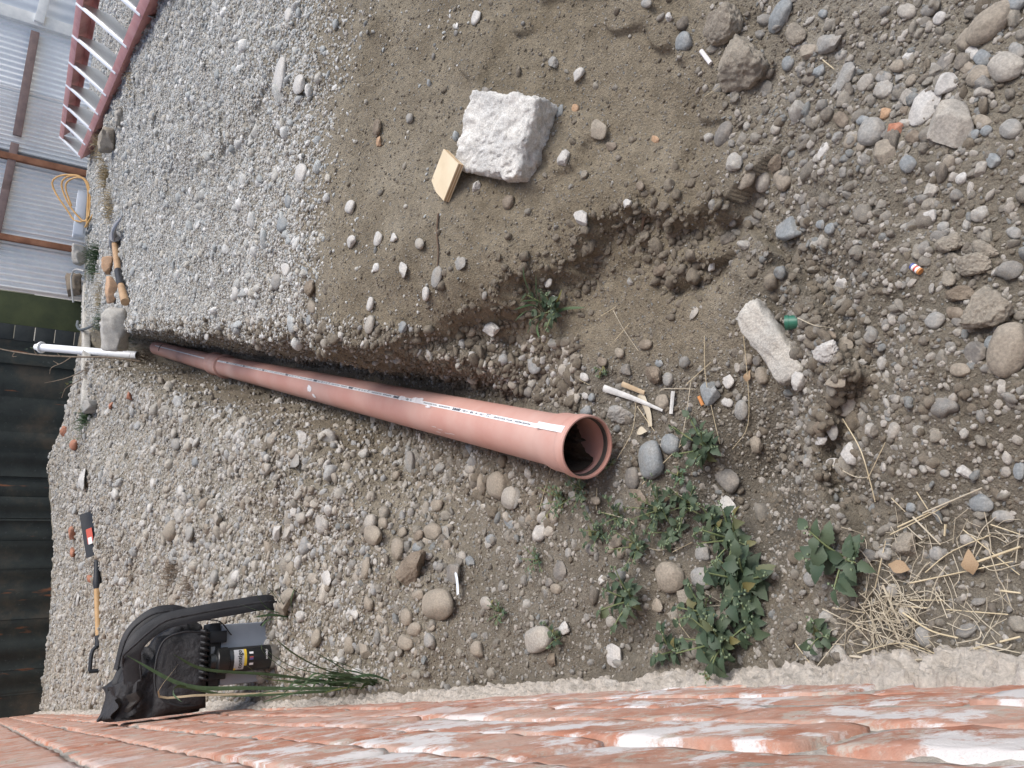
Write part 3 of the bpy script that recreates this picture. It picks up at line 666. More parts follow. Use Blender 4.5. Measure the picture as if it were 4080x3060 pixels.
# ------------------------------------------------------------------ sewer pipes in the trench
def pipe_material():
    m, t, bs, nn, ll = nt('terracotta_plastic'); bs.inputs['Roughness'].default_value = .5
    n = tex(t, 6, 4); n2 = tex(t, 3, 5, .7)
    mp = nn('ShaderNodeMapping'); tc = nn('ShaderNodeTexCoord'); mp.inputs['Scale'].default_value = (60, 3, 60); ll(tc.outputs['Object'], mp.inputs[0])
    n3 = nn('ShaderNodeTexNoise'); n3.inputs['Scale'].default_value = 6; n3.inputs['Detail'].default_value = 4; ll(mp.outputs[0], n3.inputs['Vector'])
    c = ramp(t, [(.3, (.46, .235, .19)), (.7, (.51, .275, .228))], n.outputs['Fac'])
    c = mixc(t, c, (.53, .39, .345), ramp(t, [(.42, (0, 0, 0)), (.68, (.55, .55, .55))], n2.outputs['Fac']))   # dust
    c = mixc(t, c, (.60, .34, .28), ramp(t, [(.70, (0, 0, 0)), (.74, (.5, .5, .5))], n3.outputs['Fac']))      # scratches
    ll(c, bs.inputs['Base Color'])
    ll(ramp(t, [(.4, (.45,)*3), (.7, (.68,)*3)], n2.outputs['Fac']), bs.inputs['Roughness']); return m
MAT['pipe'] = pipe_material()
MAT['rubber'] = simple('rubber_ring', (.035, .03, .026), (.06, .05, .042), 30, .7)
MAT['print_white'] = simple('white_print', (.70, .72, .74), (.80, .81, .82), 30, .5)
MAT['ink'] = simple('dark_ink', (.05, .06, .08), (.09, .10, .13), 30, .6)
MAT['scuff'] = simple('white_scuff', (.62, .60, .62), (.80, .79, .80), 60, .7)
PZ = .101; R0 = .055
def cyl_pt(s_, ang, r): # s_: world Y, ang: from the top towards +X
    return np.array([PIPE_X+r*math.sin(ang), s_, PZ+r*math.cos(ang)])
def text_mesh(txt, size, bold=0.0):
    cu = bpy.data.curves.new('lettering', 'FONT'); cu.body = txt; cu.size = size; cu.offset = bold; cu.resolution_u = 2
    to = bpy.data.objects.new('lettering', cu); sc.collection.objects.link(to)
    dg = bpy.context.evaluated_depsgraph_get(); dg.update(); me = bpy.data.meshes.new_from_object(to.evaluated_get(dg))
    V = np.array([v.co for v in me.vertices]) if len(me.vertices) else np.zeros((0, 3)); Fc = [list(p.vertices) for p in me.polygons]
    bpy.data.objects.remove(to); bpy.data.meshes.remove(me); return V, Fc
YM, YC = 1.155, 4.40
def near_pipe():
    root = thing('drain_pipe', 'long terracotta plastic drain pipe with white printed stripe and open socket', 'pipe', (PIPE_X, 2.4, PZ-R0))
    mb = MB(); mb.lathe([(0, R0-.0028), (YC-YM-.095+.02, R0-.0028), (YC-YM-.095+.02, R0), (0, R0)], (PIPE_X, YM+.095, PZ), (0, 1, 0), 48); mb.build('body', MAT['pipe'], root)
    pr = [(.112, R0+.0004), (.098, R0+.0022), (.078, R0+.0060), (.034, R0+.0060), (.030, R0+.0063), (.027, R0+.0085), (.022, R0+.0094), (.012, R0+.0094), (.009, R0+.0082), (.0075, R0+.0074), (.006, R0+.0084), (.001, R0+.0086), (0, R0+.0078), (0, R0+.0050), (.004, R0+.0040), (.010, R0+.0040), (.013, R0+.0060), (.024, R0+.0060), (.028, R0+.0030), (.085, R0+.0028), (.10, R0-.0028)]
    mb = MB(); mb.lathe(pr, (PIPE_X, YM, PZ), (0, 1, 0), 64); so_ = mb.build('socket', MAT['pipe'], root)
    mb = MB(); mb.lathe([(.0105, R0+.0052), (.013, R0+.0022), (.017, R0+.0030), (.020, R0+.0014), (.024, R0+.0052)], (PIPE_X, YM, PZ), (0, 1, 0), 48); mb.build('sealing_ring', MAT['rubber'], so_)
    # printed stripe
    A0 = math.radians(28); hw = .0050/R0; mb = MB(); V = []; F = []; n = 60; r = R0+.0005
    for i in range(n):
        y = YM+.10+(YC-YM-.14)*i/(n-1)
        V += [cyl_pt(y, A0-hw+2*hw*k/4, r) for k in range(5)]
    F = [(i*5+k, i*5+k+1, i*5+k+6, i*5+k+5) for i in range(n-1) for k in range(4)]; mb.add(V, F); st = mb.build('printed_stripe', MAT['print_white'], root)
    mb = MB(); V = []
    for i in range(3):
        V += [cyl_pt(YM+.012+.046*i, A0-hw*1.3+2.6*hw*k/4, R0+.0099 if i == 0 else R0+.0078) for k in range(5)]
    mb.add(V, [(i*5+k, i*5+k+1, i*5+k+6, i*5+k+5) for i in range(2) for k in range(4)]); lb = mb.build('label', MAT['print_white'], root)
    ink = MB(); y = YM+.14
    segs = [('DURANET', .0085, .0006), ('TUBO P.P.', .0062, .0001), ('3015', .0075, .0002), ('DN', .0062, .0001), ('110x2.7', .0062, .0001), ('', 0, 0), ('DESAGÜE CLOACAL Y PLUVIAL', .0055, .0001), ('INDUSTRIA ARGENTINA', .0055, .0001)]
    geo_ = [text_mesh(tx, sz, bo) if tx else None for tx, sz, bo in segs]
    period = .0; pos = 0; items = []
    for g_, (tx, sz, bo) in zip(geo_, segs):
        if g_ is None:
            for ln, (tx2) in enumerate(('IRAM 13476', 'NTE 14 B')):
                v2, f2_ = text_mesh(tx2, .0036, .0001); items.append((v2+np.array([pos, .0038-ln*.0042-.002, 0]), f2_))
            pos += .034; continue
        items.append((g_[0]+np.array([pos, -sz*.34, 0]), g_[1])); pos += (g_[0][:, 0].max() if len(g_[0]) else .02)+.010
    reps = int((YC-YM-.25)/(pos+.004))
    for k in range(min(reps, 9)):
        y0 = YM+.125+k*(pos+.004)
        for v, f in items:
            ink.add([cyl_pt(y0+pos-p[0], A0+p[1]/R0, R0+.0011) for p in v], f)
    ink.build('lettering', MAT['ink'], st, False)
    # white scuffs and a ring of old paint
    def patch(y, a, ly, la, seed, nm='paint_scuff'):
        mb = MB(); V = []; n = 14
        for k in range(n):
            q = 2*math.pi*k/n; rr = .55+.45*random.random()
            V.append(cyl_pt(y+ly*rr*math.cos(q), a+la*rr*math.sin(q), R0+.0014))
        mb.add([cyl_pt(y, a, R0+.0016)]+V, [(0, 1+k, 1+(k+1) % n) for k in range(n)]); mb.build(nm, MAT['scuff'], root)
    patch(2.72, -.10, .03, .30, 1); patch(2.68, -.55, .02, .2, 1); patch(1.93, A0+.02, .03, .16, 2); patch(1.83, A0+.05, .045, .22, 3); patch(1.76, A0-.15, .02, .06, 4)
    for (y, a) in ((1.72, -.55), (1.69, -.62), (1.66, -.75), (1.71, -.82), (1.63, -.70)): patch(y, a, .018, .02, 5)
    return root
near_pipe()
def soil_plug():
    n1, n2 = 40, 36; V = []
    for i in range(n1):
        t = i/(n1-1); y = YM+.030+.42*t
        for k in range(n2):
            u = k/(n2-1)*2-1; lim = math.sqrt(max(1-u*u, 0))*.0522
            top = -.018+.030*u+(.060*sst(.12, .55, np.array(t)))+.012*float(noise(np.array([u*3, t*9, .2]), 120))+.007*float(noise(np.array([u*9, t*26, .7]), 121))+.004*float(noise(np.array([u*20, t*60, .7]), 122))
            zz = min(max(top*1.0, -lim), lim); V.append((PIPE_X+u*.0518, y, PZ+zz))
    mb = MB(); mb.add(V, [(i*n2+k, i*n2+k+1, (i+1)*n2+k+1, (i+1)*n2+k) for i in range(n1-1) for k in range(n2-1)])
    o = build_at(mb, 'soil_plug', stone_material('shaded_soil', [(.045, .034, .024)], dustamt=.25, dust=(.10, .08, .06), rough=.95, bmp=1.0), (PIPE_X, YM+.1, PZ-.05)); tag(o, 'soil inside the open pipe socket, its colour darkened for the shade within', 'soil', kind='stuff')  # soil heap raised and coloured dark for the shade deep in the pipe
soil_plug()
def far_pipe():
    root = thing('drain_pipe', 'short dull terracotta pipe with coupling and slot at the far end of the trench', 'pipe', (PIPE_X, 5.6, PZ-R0))
    ax = np.array([.012, 1, .010]); ax /= np.linalg.norm(ax)
    mb = MB(); mb.lathe([(0, R0-.0028), (2.25, R0-.0028), (2.25, R0), (0, R0)], (PIPE_X, YC+.16, PZ), ax, 40); mb.build('body', MAT['pipe'], root)
    mb = MB(); mb.lathe([(-.02, R0+.0006), (-.015, R0+.012), (.0, R0+.0125), (.012, R0+.011), (.018, R0+.006), (.22, R0+.006), (.226, R0+.011), (.24, R0+.0125), (.255, R0+.012), (.262, R0+.0006)], (PIPE_X, YC-.03, PZ), ax, 40); mb.build('coupling', MAT['pipe'], root)
    mb = MB(); P = np.array([PIPE_X, YC+.16, PZ])+ax*1.75
    V = []
    for i in range(2):
        for k in range(9):
            a = math.radians(-10+60*k/8); V.append(P+ax*(.04*i)+np.array([math.sin(a), 0, math.cos(a)])*(R0+.0012))
    mb.add(V, [(k, k+1, k+10, k+9) for k in range(8)]); mb.build('slot', simple('dark_slot', (.012, .009, .008), None, 5, .9), root)
    mb = MB(); V = []
    for i in range(12):
        y = YC+.28+1.9*i/11
        for k in range(3):
            a = math.radians(25+k*4-4); c_ = np.array([PIPE_X, YC+.16, PZ])+ax*((y-YC-.16)/ax[1]); V.append(c_+np.array([math.sin(a), 0, math.cos(a)])*(R0+.0008))
    mb.add(V, [(i*3+k, i*3+k+1, i*3+k+4, i*3+k+3) for i in range(11) for k in range(2)]); mb.build('printed_stripe', MAT['print_white'], root)
far_pipe()

# ------------------------------------------------------------------ stones one can point at
def ico(sub):
    bm = bmesh.new(); bmesh.ops.create_icosphere(bm, subdivisions=sub, radius=1); bm.verts.index_update()
    V = np.array([v.co for v in bm.verts]); F = [[v.index for v in f.verts] for f in bm.faces]; bm.free(); return V, F
ICO = {k: ico(k) for k in (3, 4, 5)}
def stone_mesh(name, ext, kind, seed, sub=3):
    r = np.random.default_rng(seed); V, F = ICO[sub]; V = V.copy()
    ncut, dlo, dhi = {'r': (7, .72, .96), 'a': (14, .48, .85), 'f': (9, .55, .9), 'c': (6, .7, .95), 'k': (12, .5, .85)}[kind]
    sharp = {'r': .55, 'a': .97, 'f': .93, 'c': .6, 'k': .85}[kind]
    V = np.sign(V)*np.abs(V)**(.86 if kind in 'rf' else .95)
    for _ in range(ncut):
        n = r.normal(size=3); n /= np.linalg.norm(n); dd = r.uniform(dlo, dhi); s_ = V @ n
        V = V-np.outer(np.maximum(s_-dd, 0)*sharp, n)
    P = V*1.3+r.uniform(-50, 50, 3)
    am = {'r': .06, 'a': .05, 'f': .05, 'c': .16, 'k': .13}[kind]
    V = V*(1+am*noise(P, 1)+am*.45*noise(P*2.7, 2))[:, None]
    if kind in 'ck': V = V*(1+.075*noise(P*6, 3)+.05*noise(P*13, 4))[:, None]
    elif kind == 'a': V = V*(1+.02*noise(P*7, 3))[:, None]
    V = V/((V.max(0)-V.min(0))/2); V = V-(V.max(0)+V.min(0))/2
    return mesh(name, V*np.asarray(ext), F, True)
# photo x, y, extent along x, extent along y, colour letter, shape letter (r rounded, a angular, f flat, c clod, k rough chunk)
STONES = [
 (1506,513,30,78,'n','c'),(1514,565,24,42,'o','a'),(1400,827,38,56,'w','r'),(1204,692,40,78,'w','r'),(1195,338,38,80,'w','r'),(1121,307,42,150,'w','r'),(1155,61,34,52,'w','r'),(1407,965,42,50,'w','a'),(1509,953,30,60,'w','r'),(1573,947,28,38,'w','a'),(1675,972,46,44,'p','r'),
 (1900,74,32,56,'w','a'),(1900,744,34,50,'w','k'),(1635,473,30,38,'g','r'),(2028,806,40,60,'n','r'),(1936,369,50,40,'d','r'),(1131,892,38,70,'b','r'),(1155,806,32,52,'b','r'),
 (1610,1078,40,58,'w','a'),(1746,1103,44,94,'g','r'),(1832,1054,40,52,'g','f'),(1700,1171,30,58,'w','r'),(1478,1211,28,60,'w','r'),(1478,1294,40,76,'p','r'),(1961,1309,82,62,'w','k'),(1878,1321,70,40,'n','r'),(1610,1306,34,48,'b','a'),(1146,1072,50,50,'w','a'),(1244,1149,56,84,'n','k'),(1250,1223,40,52,'t','r'),(1220,1081,40,30,'b','a'),(1235,1275,24,42,'b','r'),(1106,1125,40,62,'g','r'),(1586,1432,34,40,'g','r'),
 (1204,1746,38,64,'w','a'),(1287,1743,34,42,'p','a'),(1638,1847,44,100,'g','r'),(1875,1789,34,52,'b','a'),(1758,1862,46,40,'g','r'),(1875,1869,42,40,'p','r'),(1992,1936,82,116,'t','r'),(2042,1985,70,96,'p','r'),(1469,1764,30,30,'g','r'),(1580,1896,40,36,'t','r'),(1066,1869,46,46,'p','r'),(1174,1835,30,58,'g','f'),(1746,2016,62,50,'t','r'),
 (1204,2062,52,48,'p','r'),(1106,2123,34,70,'w','a'),(1149,2123,34,64,'p','a'),(1481,2082,70,62,'p','r'),(1494,2132,72,80,'t','r'),(1530,2086,48,48,'t','r'),(1607,2123,58,44,'t','r'),(1672,2136,62,46,'n','r'),(1730,2120,64,72,'t','r'),(1773,2130,34,72,'g','f'),(1590,2188,58,88,'t','r'),(1666,2182,52,40,'b','r'),(1663,2265,134,126,'n','k'),(1806,2290,72,84,'d','f'),(1846,2221,34,50,'p','r'),(1876,2242,34,50,'b','a'),(1463,2261,40,90,'t','r'),(1303,2298,42,72,'w','f'),(1161,2261,30,52,'t','r'),(1152,2394,90,112,'t','a'),(1472,2403,40,60,'t','r'),(1417,2443,42,42,'w','a'),(1755,2408,180,124,'t','r'),(1669,2369,78,42,'t','r'),(1626,2458,46,70,'t','r'),(1657,2507,64,54,'t','r'),(1721,2498,62,34,'t','r'),(1718,2552,46,58,'g','r'),(1623,2559,58,60,'t','r'),(1943,2403,64,52,'p','r'),(1958,2151,38,44,'b','r'),(1266,2541,46,70,'t','r'),(1340,2633,60,34,'w','f'),(1337,2680,38,38,'g','r'),(1395,2569,40,70,'t','r'),(1460,2595,52,66,'t','a'),(1906,2587,54,66,'t','r'),(2028,2075,42,80,'b','f'),
 (2729,169,70,76,'b','r'),(2895,108,134,156,'p','k'),(2975,268,206,226,'p','k'),(2381,517,84,72,'t','f'),(2308,301,44,58,'w','a'),(2234,446,30,58,'b','a'),(2252,633,46,70,'w','k'),(2209,249,52,42,'g','k'),(2889,535,58,106,'d','r'),(2978,716,58,90,'t','r'),(3046,728,58,82,'p','r'),(2323,870,72,60,'w','a'),(2501,812,40,40,'w','k'),(2612,556,46,26,'o','f'),(2434,584,46,40,'n','a'),(2922,889,30,36,'d','r'),(2332,701,34,40,'p','k'),(2667,71,30,34,'w','k'),(2578,15,40,34,'g','r'),(2554,741,34,34,'n','r'),(2295,434,28,32,'o','r'),
 (2185,1128,84,40,'w','a'),(2206,1190,42,34,'w','a'),(2510,1121,36,28,'g','a'),(2575,1374,54,42,'n','r'),(2470,1407,42,40,'t','r'),(2403,1444,40,40,'n','r'),(2298,1426,46,46,'t','k'),(2332,1503,44,32,'w','r'),(2277,1567,42,40,'p','a'),(2335,1641,48,48,'b','a'),(2361,1584,28,36,'b','r'),(2338,1577,26,30,'w','a'),(2108,1561,40,48,'d','r'),(2498,1472,46,46,'d','a'),(2627,1447,54,32,'b','f'),(2606,1494,94,70,'n','k'),(2667,1512,40,56,'g','r'),(2646,1604,54,68,'t','r'),(2474,1652,108,78,'g','k'),(2603,1832,106,158,'b','r'),(2680,1770,74,84,'b','r'),(2526,1906,56,92,'d','r'),(2546,1980,100,64,'n','f'),(2901,1912,102,88,'d','a'),(2893,2010,92,70,'w','f'),(3032,1236,60,84,'g','r'),(2901,1518,50,58,'w','f'),(2901,1604,42,38,'w','r'),(2840,1572,76,98,'b','a'),(2962,1635,56,84,'g','r'),(3018,1770,52,72,'t','r'),(2944,1466,36,40,'p','a'),(2984,1432,42,50,'t','r'),(3020,1438,36,42,'d','r'),(3040,1496,54,72,'t','r'),(2766,1248,30,52,'p','f'),(2839,1059,32,46,'w','a'),(2058,1985,46,88,'g','r'),(2289,1973,38,46,'g','r'),(2325,1970,36,52,'p','a'),(2375,1995,44,34,'t','r'),(2643,1075,66,64,'n','k'),
 (2360,2190,52,42,'d','r'),(2461,2157,48,52,'t','r'),(2474,2203,36,46,'t','r'),(2431,2190,36,32,'t','r'),(2237,2277,58,84,'d','f'),(2268,2203,28,40,'g','r'),(2806,2206,64,62,'g','r'),(2803,2304,80,88,'g','r'),(2680,2298,108,124,'t','r'),(2755,2374,98,82,'t','k'),(2400,2311,30,42,'w','a'),(2464,2286,42,32,'p','a'),(2218,2346,46,40,'t','r'),(2193,2320,38,36,'d','r'),(2151,2547,126,100,'p','r'),(2255,2501,58,52,'w','k'),(2203,2627,44,56,'n','k'),(2449,2612,64,94,'w','f'),(2440,2477,44,44,'p','r'),(2618,2415,44,56,'t','f'),(2735,2427,50,26,'d','r'),(2785,2440,38,28,'g','r'),
 (3112,68,64,132,'b','r'),(3177,141,80,74,'t','k'),(3223,209,62,62,'t','a'),(3309,178,88,88,'g','a'),(3143,255,48,56,'b','r'),(3371,314,66,120,'g','a'),(3269,283,38,56,'b','a'),(3331,357,36,54,'g','a'),(3617,46,70,56,'p','r'),(3746,74,44,50,'w','r'),(3281,55,40,32,'b','r'),(3955,95,104,200,'t','r'),(4046,15,68,76,'b','r'),(3866,160,74,96,'t','r'),(3878,214,60,44,'w','r'),(3918,234,68,56,'b','r'),(4012,271,124,118,'p','r'),(4054,203,70,50,'g','r'),(3903,308,86,86,'t','r'),(3847,268,74,46,'t','r'),(3767,249,54,80,'d','f'),(3773,344,74,98,'w','a'),(3454,332,50,76,'p','r'),(3524,311,66,42,'g','r'),(3580,264,52,50,'t','r'),(3620,234,42,50,'w','a'),(3583,314,36,40,'g','a'),(3635,323,36,48,'t','r'),(3623,391,58,54,'p','a'),(3687,424,94,166,'w','f'),(3804,504,186,176,'p','a'),(3478,529,104,116,'g','r'),(3564,514,60,56,'r','a'),(3438,480,54,36,'b','r'),(3355,477,66,48,'n','r'),(3527,612,90,104,'t','a'),(3395,566,48,66,'t','r'),(3432,588,36,42,'t','r'),(3340,548,42,54,'g','k'),(3644,547,54,54,'n','a'),(3620,655,62,60,'b','r'),(3527,455,46,52,'o','a'),(3607,492,42,36,'p','a'),(3604,443,40,42,'n','a'),(3915,486,68,48,'t','r'),(4032,517,82,74,'g','r'),(3933,523,38,42,'b','r'),(3884,541,36,50,'b','r'),(3804,403,56,34,'g','r'),(3918,369,56,54,'p','a'),(3121,720,74,74,'t','r'),(3281,603,32,72,'w','f'),(3097,652,54,72,'n','k'),(3158,916,110,104,'b','a'),(3201,783,30,66,'d','f'),(3312,912,42,48,'b','r'),(3278,960,36,46,'p','a'),(3275,895,42,36,'b','r'),(3715,763,54,66,'p','a'),(3712,861,50,54,'w','a'),(3761,904,42,42,'g','r'),(3795,972,106,92,'p','k'),(3927,1002,124,70,'o','k'),(4044,929,60,44,'g','r'),(3835,713,40,48,'w','r'),(3780,652,46,62,'t','r'),(3730,676,38,68,'w','a'),(3909,676,44,68,'p','a'),(3958,640,56,50,'b','a'),(3091,517,38,40,'p','r'),(3189,427,42,34,'w','r'),
 (3364,1128,62,62,'w','a'),(3786,1115,68,62,'p','k'),(3829,1171,112,70,'n','k'),(3890,1057,136,106,'o','k'),(3798,1028,94,40,'t','k'),(3946,1252,160,188,'o','k'),(4026,1397,142,224,'t','r'),(3730,1278,70,70,'g','r'),(3807,1248,68,50,'n','r'),(3816,1284,50,36,'d','r'),(3893,1407,88,94,'d','a'),(3829,1475,70,56,'t','r'),(3948,1366,40,60,'b','r'),(3300,1403,104,94,'w','k'),(3189,1520,68,86,'w','k'),(3306,1340,62,44,'n','c'),(3374,1383,70,82,'t','a'),(3318,1715,50,82,'g','f'),(3275,1754,56,44,'w','k'),(3395,1809,70,94,'w','a'),(3564,1717,50,70,'p','r'),(3324,1846,56,44,'w','r'),(3266,1703,44,50,'n','r'),(3247,1641,44,38,'g','r'),(3180,1629,32,62,'d','r'),(3331,1519,80,52,'t','f'),(3853,1881,70,50,'w','k'),(3915,2004,88,76,'b','r'),(3767,1887,38,32,'g','r'),(4066,1875,44,76,'b','r'),(3632,2022,38,38,'b','r'),(3374,1606,70,112,'p','f'),
 (4001,2058,80,48,'g','r'),(3613,2171,106,100,'p','k'),(3736,2206,56,56,'g','r'),(3235,2306,54,60,'g','r'),(3693,2534,70,80,'g','r'),(3245,2588,78,100,'g','k'),
 (520,1580,50,38,'r','a'),(446,1617,40,30,'r','a'),(301,1772,70,48,'r','r'),(264,1720,40,46,'r','k'),(338,1908,44,94,'w','a'),(698,1724,48,38,'p','r'),(707,1767,56,50,'g','r'),(787,1838,48,44,'b','r'),(726,1952,46,40,'w','r'),(615,1927,32,46,'w','r'),(603,2025,62,38,'w','r'),(467,1970,38,46,'w','r'),(827,1334,20,46,'w','r'),(947,1168,38,56,'w','r'),(870,2065,74,58,'p','a'),(689,2114,62,80,'t','r'),(762,2126,42,62,'g','r'),(944,2298,44,50,'w','r'),(861,2298,44,56,'g','r'),(830,2243,66,44,'g','r'),(295,2124,44,56,'r','a'),(297,2200,44,40,'r','a'),(363,2306,40,40,'r','a'),(320,2384,26,64,'w','r'),(395,2290,60,40,'t','r')]
CNAME = {'g': 'grey', 'w': 'pale', 't': 'tan', 'b': 'blue-grey', 'd': 'dark grey', 'n': 'brown', 'r': 'brick-red', 'o': 'orange-tan', 'p': 'beige'}
SNAME = {'r': 'rounded', 'a': 'angular', 'f': 'flat', 'c': 'crumbly', 'k': 'rough'}
SPECIAL = {(1755, 2408): 'large dusty boulder, biggest rounded stone between trench and brick wall', (2895, 108): 'smaller of the two rough pebbly concrete lumps near the top edge',
 (2975, 268): 'larger of the two rough pebbly concrete lumps near the top edge', (3804, 504): 'biggest pale flat-topped stone in the pile at the upper right', (3687, 424): 'long pale slab leaning on the biggest pale stone at upper right',
 (3564, 514): 'small brick-red shard among the stones at the upper right', (4026, 1397): 'large smooth tan boulder at the right edge of the photo', (3955, 95): 'long smooth tan cobble in the top right corner',
 (2603, 1832): 'large blue-grey cobble just right of the open pipe socket', (1663, 2265): 'big crumbly brown clod beside the large dusty boulder', (2729, 169): 'single blue-grey pebble next to the cigarette butt on brown slope',
 (3946, 1252): 'big rough orange-tan lump touching the large smooth boulder at right edge', (2449, 2612): 'white angular flake close to the wall among the weeds', (2151, 2547): 'wide beige cobble half buried near the foot of the wall',
 (1961, 1309): 'white speckled stone on the crumbling bank edge above the pipe', (1121, 307): 'longest white stone lying on the grey gravel bank', (338, 1908): 'large white stone on the crest of the spoil mound', (301, 1772): 'rounded brick-red piece near the crest of the spoil mound'}
LANDM = [('the open pipe socket', 2400, 1780), ('the white concrete block', 2020, 550), ('the plywood offcut', 1775, 695), ('the long concrete slab chunk', 3110, 1370), ('the large dusty boulder', 1755, 2408), ('the black backpack', 700, 2600), ('the biggest pale stone', 3804, 504), ('the large smooth boulder', 4026, 1397), ('the straw litter', 3700, 2420), ('the two pebbly lumps', 2930, 190), ('the grass clump on the bank', 2150, 1200), ('the spade', 380, 2250), ('the damp hollow', 3120, 1900), ('the far coupling', 870, 1470), ('the top right corner', 4000, 60), ('the leafy weeds', 2800, 2350), ('the crumbling bank edge', 1900, 1300), ('the grey gravel edge', 1250, 700)]
def stone_label(x, y, w_, h_, c, k):
    if (x, y) in SPECIAL: return SPECIAL[(x, y)]
    nm, lx, ly = min(LANDM, key=lambda l: math.hypot(l[1]-x, l[2]-y)); dx, dy = x-lx, y-ly
    if abs(dx) > 2.2*abs(dy): dr = 'right of' if dx > 0 else 'left of'
    elif abs(dy) > 2.2*abs(dx): dr = 'below' if dy > 0 else 'above'
    else: dr = ('below and ' if dy > 0 else 'above and ') + ('right of' if dx > 0 else 'left of')
    if math.hypot(dx, dy) > 260: dr = 'well ' + dr
    return f"{CNAME[c]} {SNAME[k]} stone {dr} {nm}"
def stones():
    data = []; seen = {}
    for i, s_ in enumerate(STONES): data.append([i, *s_, stone_label(*s_)]); seen.setdefault(data[-1][-1], []).append(data[-1])
    ordn = ['largest', 'second largest', 'third largest', 'fourth largest', 'fifth largest', 'sixth largest', 'seventh largest', 'eighth largest']
    for lab, L_ in seen.items():
        if len(L_) > 1:
            L_.sort(key=lambda r: -r[3]*r[4])
            for j, r in enumerate(L_): r[-1] = ('smaller ' if len(L_) == 2 and j else 'larger ' if len(L_) == 2 else ordn[j]+' ') + lab
    for (i, x, y, w_, h_, c, k, lab) in data:
        P, dep = hit(x, y); q = ray(x, y); q = q/np.linalg.norm(q); el = -q[2]; sn = max(el, .12); cs = math.sqrt(1-sn*sn)
        h_m = h_*dep/FPX; w_m = w_*dep/FPX
        fl = {'r': .62, 'a': .6, 'f': .32, 'c': .6, 'k': .72}[k]
        tz = fl*min(h_m, w_m*1.25); ey = math.sqrt(max(w_m**2-(tz*cs)**2, (.35*w_m)**2))/sn
        ey = min(max(ey, .55*h_m), 1.7*h_m)
        me = stone_mesh('stone', (h_m/2, ey/2, tz/2), k, i+3, 5 if k in 'ck' and max(w_, h_) > 90 else 4 if max(w_, h_) > 58 or k in 'ck' else 3)
        mt = MAT['st_'+c]
        if k == 'c' or (k == 'k' and c == 'n'): mt = MAT['clod']
        elif k == 'k' and c in 'tpo': mt = MAT['clodg']
        nm = 'clod' if mt is MAT['clod'] else 'brick_shard' if c == 'r' else 'stone'
        o = obj(nm, me, mt, None, tuple(P+np.array([0, 0, tz*.18])))
        az = math.atan2(q[0], q[1]); o.rotation_euler = (random.uniform(-.12, .12), random.uniform(-.12, .12), -az+random.uniform(-.35, .35)*(0 if w_ > 1.6*h_ or h_ > 1.6*w_ else 1))
        tag(o, lab, 'clod' if nm == 'clod' else 'brick shard' if nm == 'brick_shard' else 'stone', 'stones lying about the dig')
stones()

# ------------------------------------------------------------------ block, board and small litter
def frame_at(x, y):
    P, dep = hit(x, y); q = ray(x, y); az = math.atan2(q[0], q[1])
    return P, dep, np.array([math.cos(az), -math.sin(az), 0]), np.array([math.sin(az), math.cos(az), 0])
MAT['concrete_white'] = stone_material('white_concrete', [(.60, .60, .585)], dustamt=.22, bmp=1.0)
MAT['concrete'] = stone_material('grey_concrete', [(.46, .45, .42)], dustamt=.3, bmp=.8)
def slab(name, x, y, ex, ey, ez, rotz, tilt, mat, label, cat, seed, amp, lift=0.0, n=(16, 14, 6)):
    P, dep, r, f = frame_at(x, y); V, F = rough_box(ex, ey, ez, *n, min(ex, ey, ez)*.22, seed, amp)
    V = V*(1+.07*noise(V*8+seed, seed+40)+.018*noise(V*45+seed, seed+41))[:, None]
    V += (.0022*noise(V*150+seed, seed+42)+.0016*noise(V*320+seed, seed+43))[:, None]*np.sign(V)
    o = obj(name, mesh(name, V, F), mat, None, tuple(P+np.array([0, 0, ez*.36+lift]))); o.rotation_euler = (tilt[0], tilt[1], rotz); return tag(o, label, cat)
slab('concrete_block', 2050, 565, .180, .215, .080, math.radians(-14), (math.radians(14), math.radians(-3)), MAT['concrete_white'], 'white pitted concrete block, largest pale lump on the brown slope', 'concrete block', 4, .005, -.004, (48, 52, 20))
slab('concrete_chunk', 3108, 1368, .050, .150, .034, math.radians(-48), (math.radians(10), 0), MAT['concrete'], 'long pale concrete slab chunk beside the green pipe stub', 'concrete chunk', 6, .004, .012)
MAT['ply'] = simple('plywood_face', (.58, .48, .325), (.66, .56, .40), 14, .7, .1)
MAT['ply_edge'] = simple('plywood_edge', (.38, .25, .13), (.46, .31, .17), 30, .8)
def plywood():
    cs = [(1767, 593), (1826, 652), (1767, 800), (1724, 735)]; z0 = hit(1775, 700)[0][2]+.016
    c3 = [at_height(x, y, z0+(.004 if i < 2 else 0)) for i, (x, y) in enumerate(cs)]; cen = np.mean(c3, 0)
    c3 = [c3[0], c3[1], c3[2], c3[0]+c3[2]-c3[1]]
    root = thing('plywood_offcut', 'small clean plywood offcut lying beside the white concrete block', 'board', tuple(cen-np.array([0, 0, .015])))
    for k in range(5):
        mb = MB(); a = -.0030*k; b = a-.0029; e_ = .0004*(k % 2); V = []
        for zz in (a, b): V += [p+(p-cen)/np.linalg.norm(p-cen)*e_+np.array([0, 0, zz]) for p in c3]
        mb.add(V, [(0, 1, 2, 3), (7, 6, 5, 4)]+[(i, i+4, (i+1) % 4+4, (i+1) % 4) for i in range(4)])
        mb.build('veneer', MAT['ply'] if k in (0, 4) else MAT['ply_edge'] if k % 2 else MAT['ply'], root, False)
plywood()
MAT['green_plastic'] = simple('green_plastic', (.015, .10, .065), (.03, .15, .10), 30, .4)
